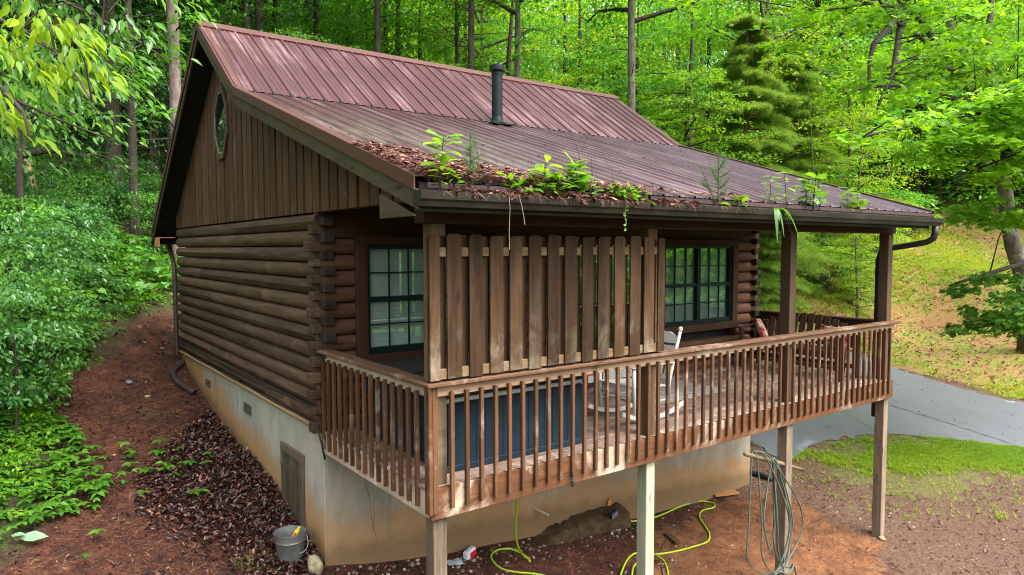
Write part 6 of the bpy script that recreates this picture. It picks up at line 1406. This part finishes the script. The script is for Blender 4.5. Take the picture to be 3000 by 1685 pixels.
m = MB(); P = sm([ony(1800, 1497, -.02)]+gpath([(1812, 1518), (1845, 1530), (1880, 1527), (1925, 1517), (2000, 1484), (2050, 1471), (2088, 1476), (2091, 1490), (2058, 1499), (2049, 1517), (2066, 1545), (2078, 1568), (2072, 1590), (2030, 1606), (1980, 1618), (1925, 1628), (1890, 1624), (1858, 1626), (1836, 1645), (1822, 1678), (1815, 1700)]), 10)
m.tube(P, .0125, 10); tag(m.build("garden_hose", HG, None, True), "yellow green hose winding over red dirt behind the pale post", "garden hose")
m = MB(); m.tube(sm(gpath([(1922, 1630), (1945, 1648), (1955, 1672), (1960, 1700)]), 8), .0125, 10); m.tube(sm(gpath([(1868, 1650), (1855, 1668), (1850, 1700)]), 8), .0125, 10); tag(m.build("garden_hose", HG, None, True), "short end of lime hose at the foot of the pale post", "garden hose")
m = MB(); m.tube(sm(gpath([(1915, 1546), (1950, 1549), (1985, 1544), (2018, 1536)]), 8), .006, 6); m.tube(sm(gpath([(1918, 1582), (1940, 1576), (1958, 1582), (1945, 1600), (1935, 1620), (1925, 1630)]), 8), .007, 6); m.tube(sm(gpath([(1930, 1640), (1938, 1665), (1945, 1700)]), 8), .007, 6)
tag(m.build("cord", CRD, None, True), "thin dark cord trailing over the dirt behind the pale post", "cord")
# hose coil hung from a stick nailed to the third post
m = MB(); st0, st1, st2 = ony(2182, 1330, -2.42), ony(2258, 1350, -2.36), ony(2352, 1376, -2.15)
m.tube([st0, st1, (st1+st2)/2, st2], [.026, .03, .026, .018], 8); tag(m.build("hose_peg", wood("peg_wood", (.07, .05, .028), (.20, .145, .08), 'x', (.09, .11, .05), .3, .8), None, True), "crooked wooden stick fixed across the third deck post", "stick")
m = MB(); cx_, cy_, zt = st1[0]+.02, -2.37, st1[2]+.04
def loop(top, bl, br, zb, y): 
    return sm([top+np.array([0, 0, .0]), top+np.array([(bl-top[0])*.35, y*.3, -.18]), np.array([bl, cy_+y, (top[2]+zb)/2-.1]), np.array([bl+.02, cy_+y, zb+.28]), np.array([(bl+br)/2, cy_+y-.01, zb]), np.array([br-.02, cy_+y, zb+.28]), np.array([br, cy_+y, (top[2]+zb)/2-.1]), top+np.array([(br-top[0])*.35, y*.3, -.15]), top+np.array([.015, 0, 0])], 9)
TOP = np.array([cx_, cy_, zt]); TL = np.array([st0[0]+.17, cy_-.03, st0[2]-.0])
G = lambda u: ony(u, 1600, -2.42)[0]; zb = lambda v: ony(2290, v, -2.42)[2]
for top, u0, u1, v, y in ((TL, 2190, 2340, 1666, -.06), (TL+np.array([.05, 0, 0]), 2222, 2298, 1658, -.09), (TOP, 2266, 2318, 1655, -.05), (TOP, 2262, 2300, 1652, -.12), (TOP, 2230, 2264, 1588, -.08)):
    m.tube(loop(top, G(u0), G(u1), zb(v), y), .0095, 8, False)
zz_ = zb(1660); P = sm([(G(2290)+.18*math.cos(t), cy_-.10-.05*math.sin(t), zz_-.02+.03*math.sin(3*t)) for t in np.linspace(0, 6.6, 12)]+[(G(2330), cy_-.1, zb(1700)-.1)], 6); m.tube(P, .012, 8)
P = sm([(G(2285), cy_-.1, zz_+.0), (G(2240), cy_-.12, zb(1668)), (G(2218), cy_-.12, zb(1700)), (G(2216), cy_-.1, zb(1740))], 8); m.tube(P, .012, 8)
tag(m.build("garden_hose", HS, None, True), "sage green hose hung in long loops on the third post", "garden hose")
# loose boards
p = onground(1965, 1585, lift=.03); m = MB(); m.bar(onground(1951, 1570, lift=.03), onground(1986, 1600, lift=.04), .09, .04, (0, 0, 1), .004); tag(m.build("board", M_PICK_B), "short brown block of lumber lying on the red dirt", "board")
m = MB(); m.bar(onground(2088, 1458, lift=.05), onground(2158, 1446, lift=.03), .18, .03, (0, 0, 1), .004); tag(m.build("board", M_ORNG), "tan board lying against the foundation near its right end", "board")
# floodlight with an orange box above it, and a pvc stub
q = ony(1790, 1503, -.27); fl = thing("floodlight", "black floodlight leaning on the footing under the deck", "floodlight", q)
m = MB(); m.obox((0, -.05, 0), (1, .1, .25), (-.1, .95, .3), (-.2, -.3, .93), .075, .03, .05, .012); m.build("housing", M_BLACK, fl)
m = MB(); m.obox((-.005, -.083, -.01), (1, .1, .25), (-.1, .95, .3), (-.2, -.3, .93), .058, .003, .036); m.build("lens", plain("flood_glass", (.16, .17, .21), .15, .6), fl)
m = MB(); m.tube([(.03, 0, .0), (.06, .0, .07), (.06, .03, .1)], .012, 6); m.build("bracket", M_BLACK, fl, True)
q = ony(1784, 1476, -.02); m = MB(); m.obox(q, (1, 0, 0), (0, 1, 0), (0, 0, 1), .04, .02, .05, .008); m.tube([q+np.array([.0, 0, .04]), q+np.array([.01, -.01, .085])], [.025, .01], 8); tag(m.build("outlet_box", plain("outlet_orange", (.45, .17, .02), .5)), "orange outlet cover on the foundation above the floodlight", "outlet")
q0, q1 = ony(1567, 1490, .0), ony(1600, 1506, -.16); m = MB(); m.tube([q0, q1], .014, 10); m.tube([q1, q1+(q1-q0)*.2], .019, 10); tag(m.build("pipe_stub", plain("pvc_white", (.48, .46, .38), .45), None, 40), "white plastic pipe stub poking out of the foundation", "pipe")
# big pale leaf plant at lower left
m = MB(); p = onground(60, 1600); pl_ = thing("broad_leaf_plant", "single broad pale leaf above the creeper at lower left", "plant", p)
b = stamp(LEAF8[0], LEAF8[1], np.array([[-.08, .02, .12], [0, -.02, .09]]), *frames(np.array([[.8, -.5, .1], [1, -.25, -.05]]), np.array([[.1, -.3, 1], [0, -.7, 1]])), [.15, .24])
PALE = foliage("leaf_pale", [(0, (.16, .30, .17)), (1, (.25, .40, .24))], .3, .35, .5, .01); link("foliage", raw_mesh("foliage", [b], [PALE]), pl_); m.tube([(-.08, .02, .12), (-.02, 0, -.03)], .006, 5); link("stem", (lambda o: (o.data, bpy.data.objects.remove(o))[0])(m.build("stem", TWIG)), pl_)
# dark trailer parked at the top of the slope
q = at(2893, 590, 43); tz = ghz(q[0], q[1]); tr_ = thing("trailer", "dark slate sided trailer parked at the top of the slope", "trailer", (q[0], q[1], tz), _y)
SLT = plain("trailer_slate", (.035, .042, .055), .5, .4, 0, .25, 2)
m = MB(); m.box(-.95, .95, -.6, .6, .35, 1.45, .04); m.build("body", SLT, tr_)
m = MB(); m.box(-.98, .98, -.63, .63, .28, .345, .01).box(-.98, .98, -.63, .63, 1.455, 1.50, .01); m.build("frame", M_BLACK, tr_)
for a in (-.9, .9):
    for b_ in (-.55, .55): m = MB(); m.box(a-.04, a+.04, b_-.04, b_+.04, -.5, .28); m.build("stand", M_BLACK, tr_)
for s in (-1, 1): m = MB(); m.lathe([(.12, -.08), (.30, -.08), (.32, -.04), (.32, .04), (.30, .08), (.12, .08)], (0, 0, 0), 18); o = m.build("wheel", M_BLACK, tr_, 40); o.rotation_euler = (PI/2, 0, 0); o.location = (0, s*.7, .30)
m = MB(); m.bar((.95, 0, .38), (2.4, 0, .42), .1, .1); m.bar((2.0, -.8, .62), (2.0, .8, .62), .07, .07); m.tube([(2.0, 0, -.4), (2.0, 0, .62)], .05, 8); m.build("tongue", plain("trailer_white", (.55, .58, .62), .4), tr_)
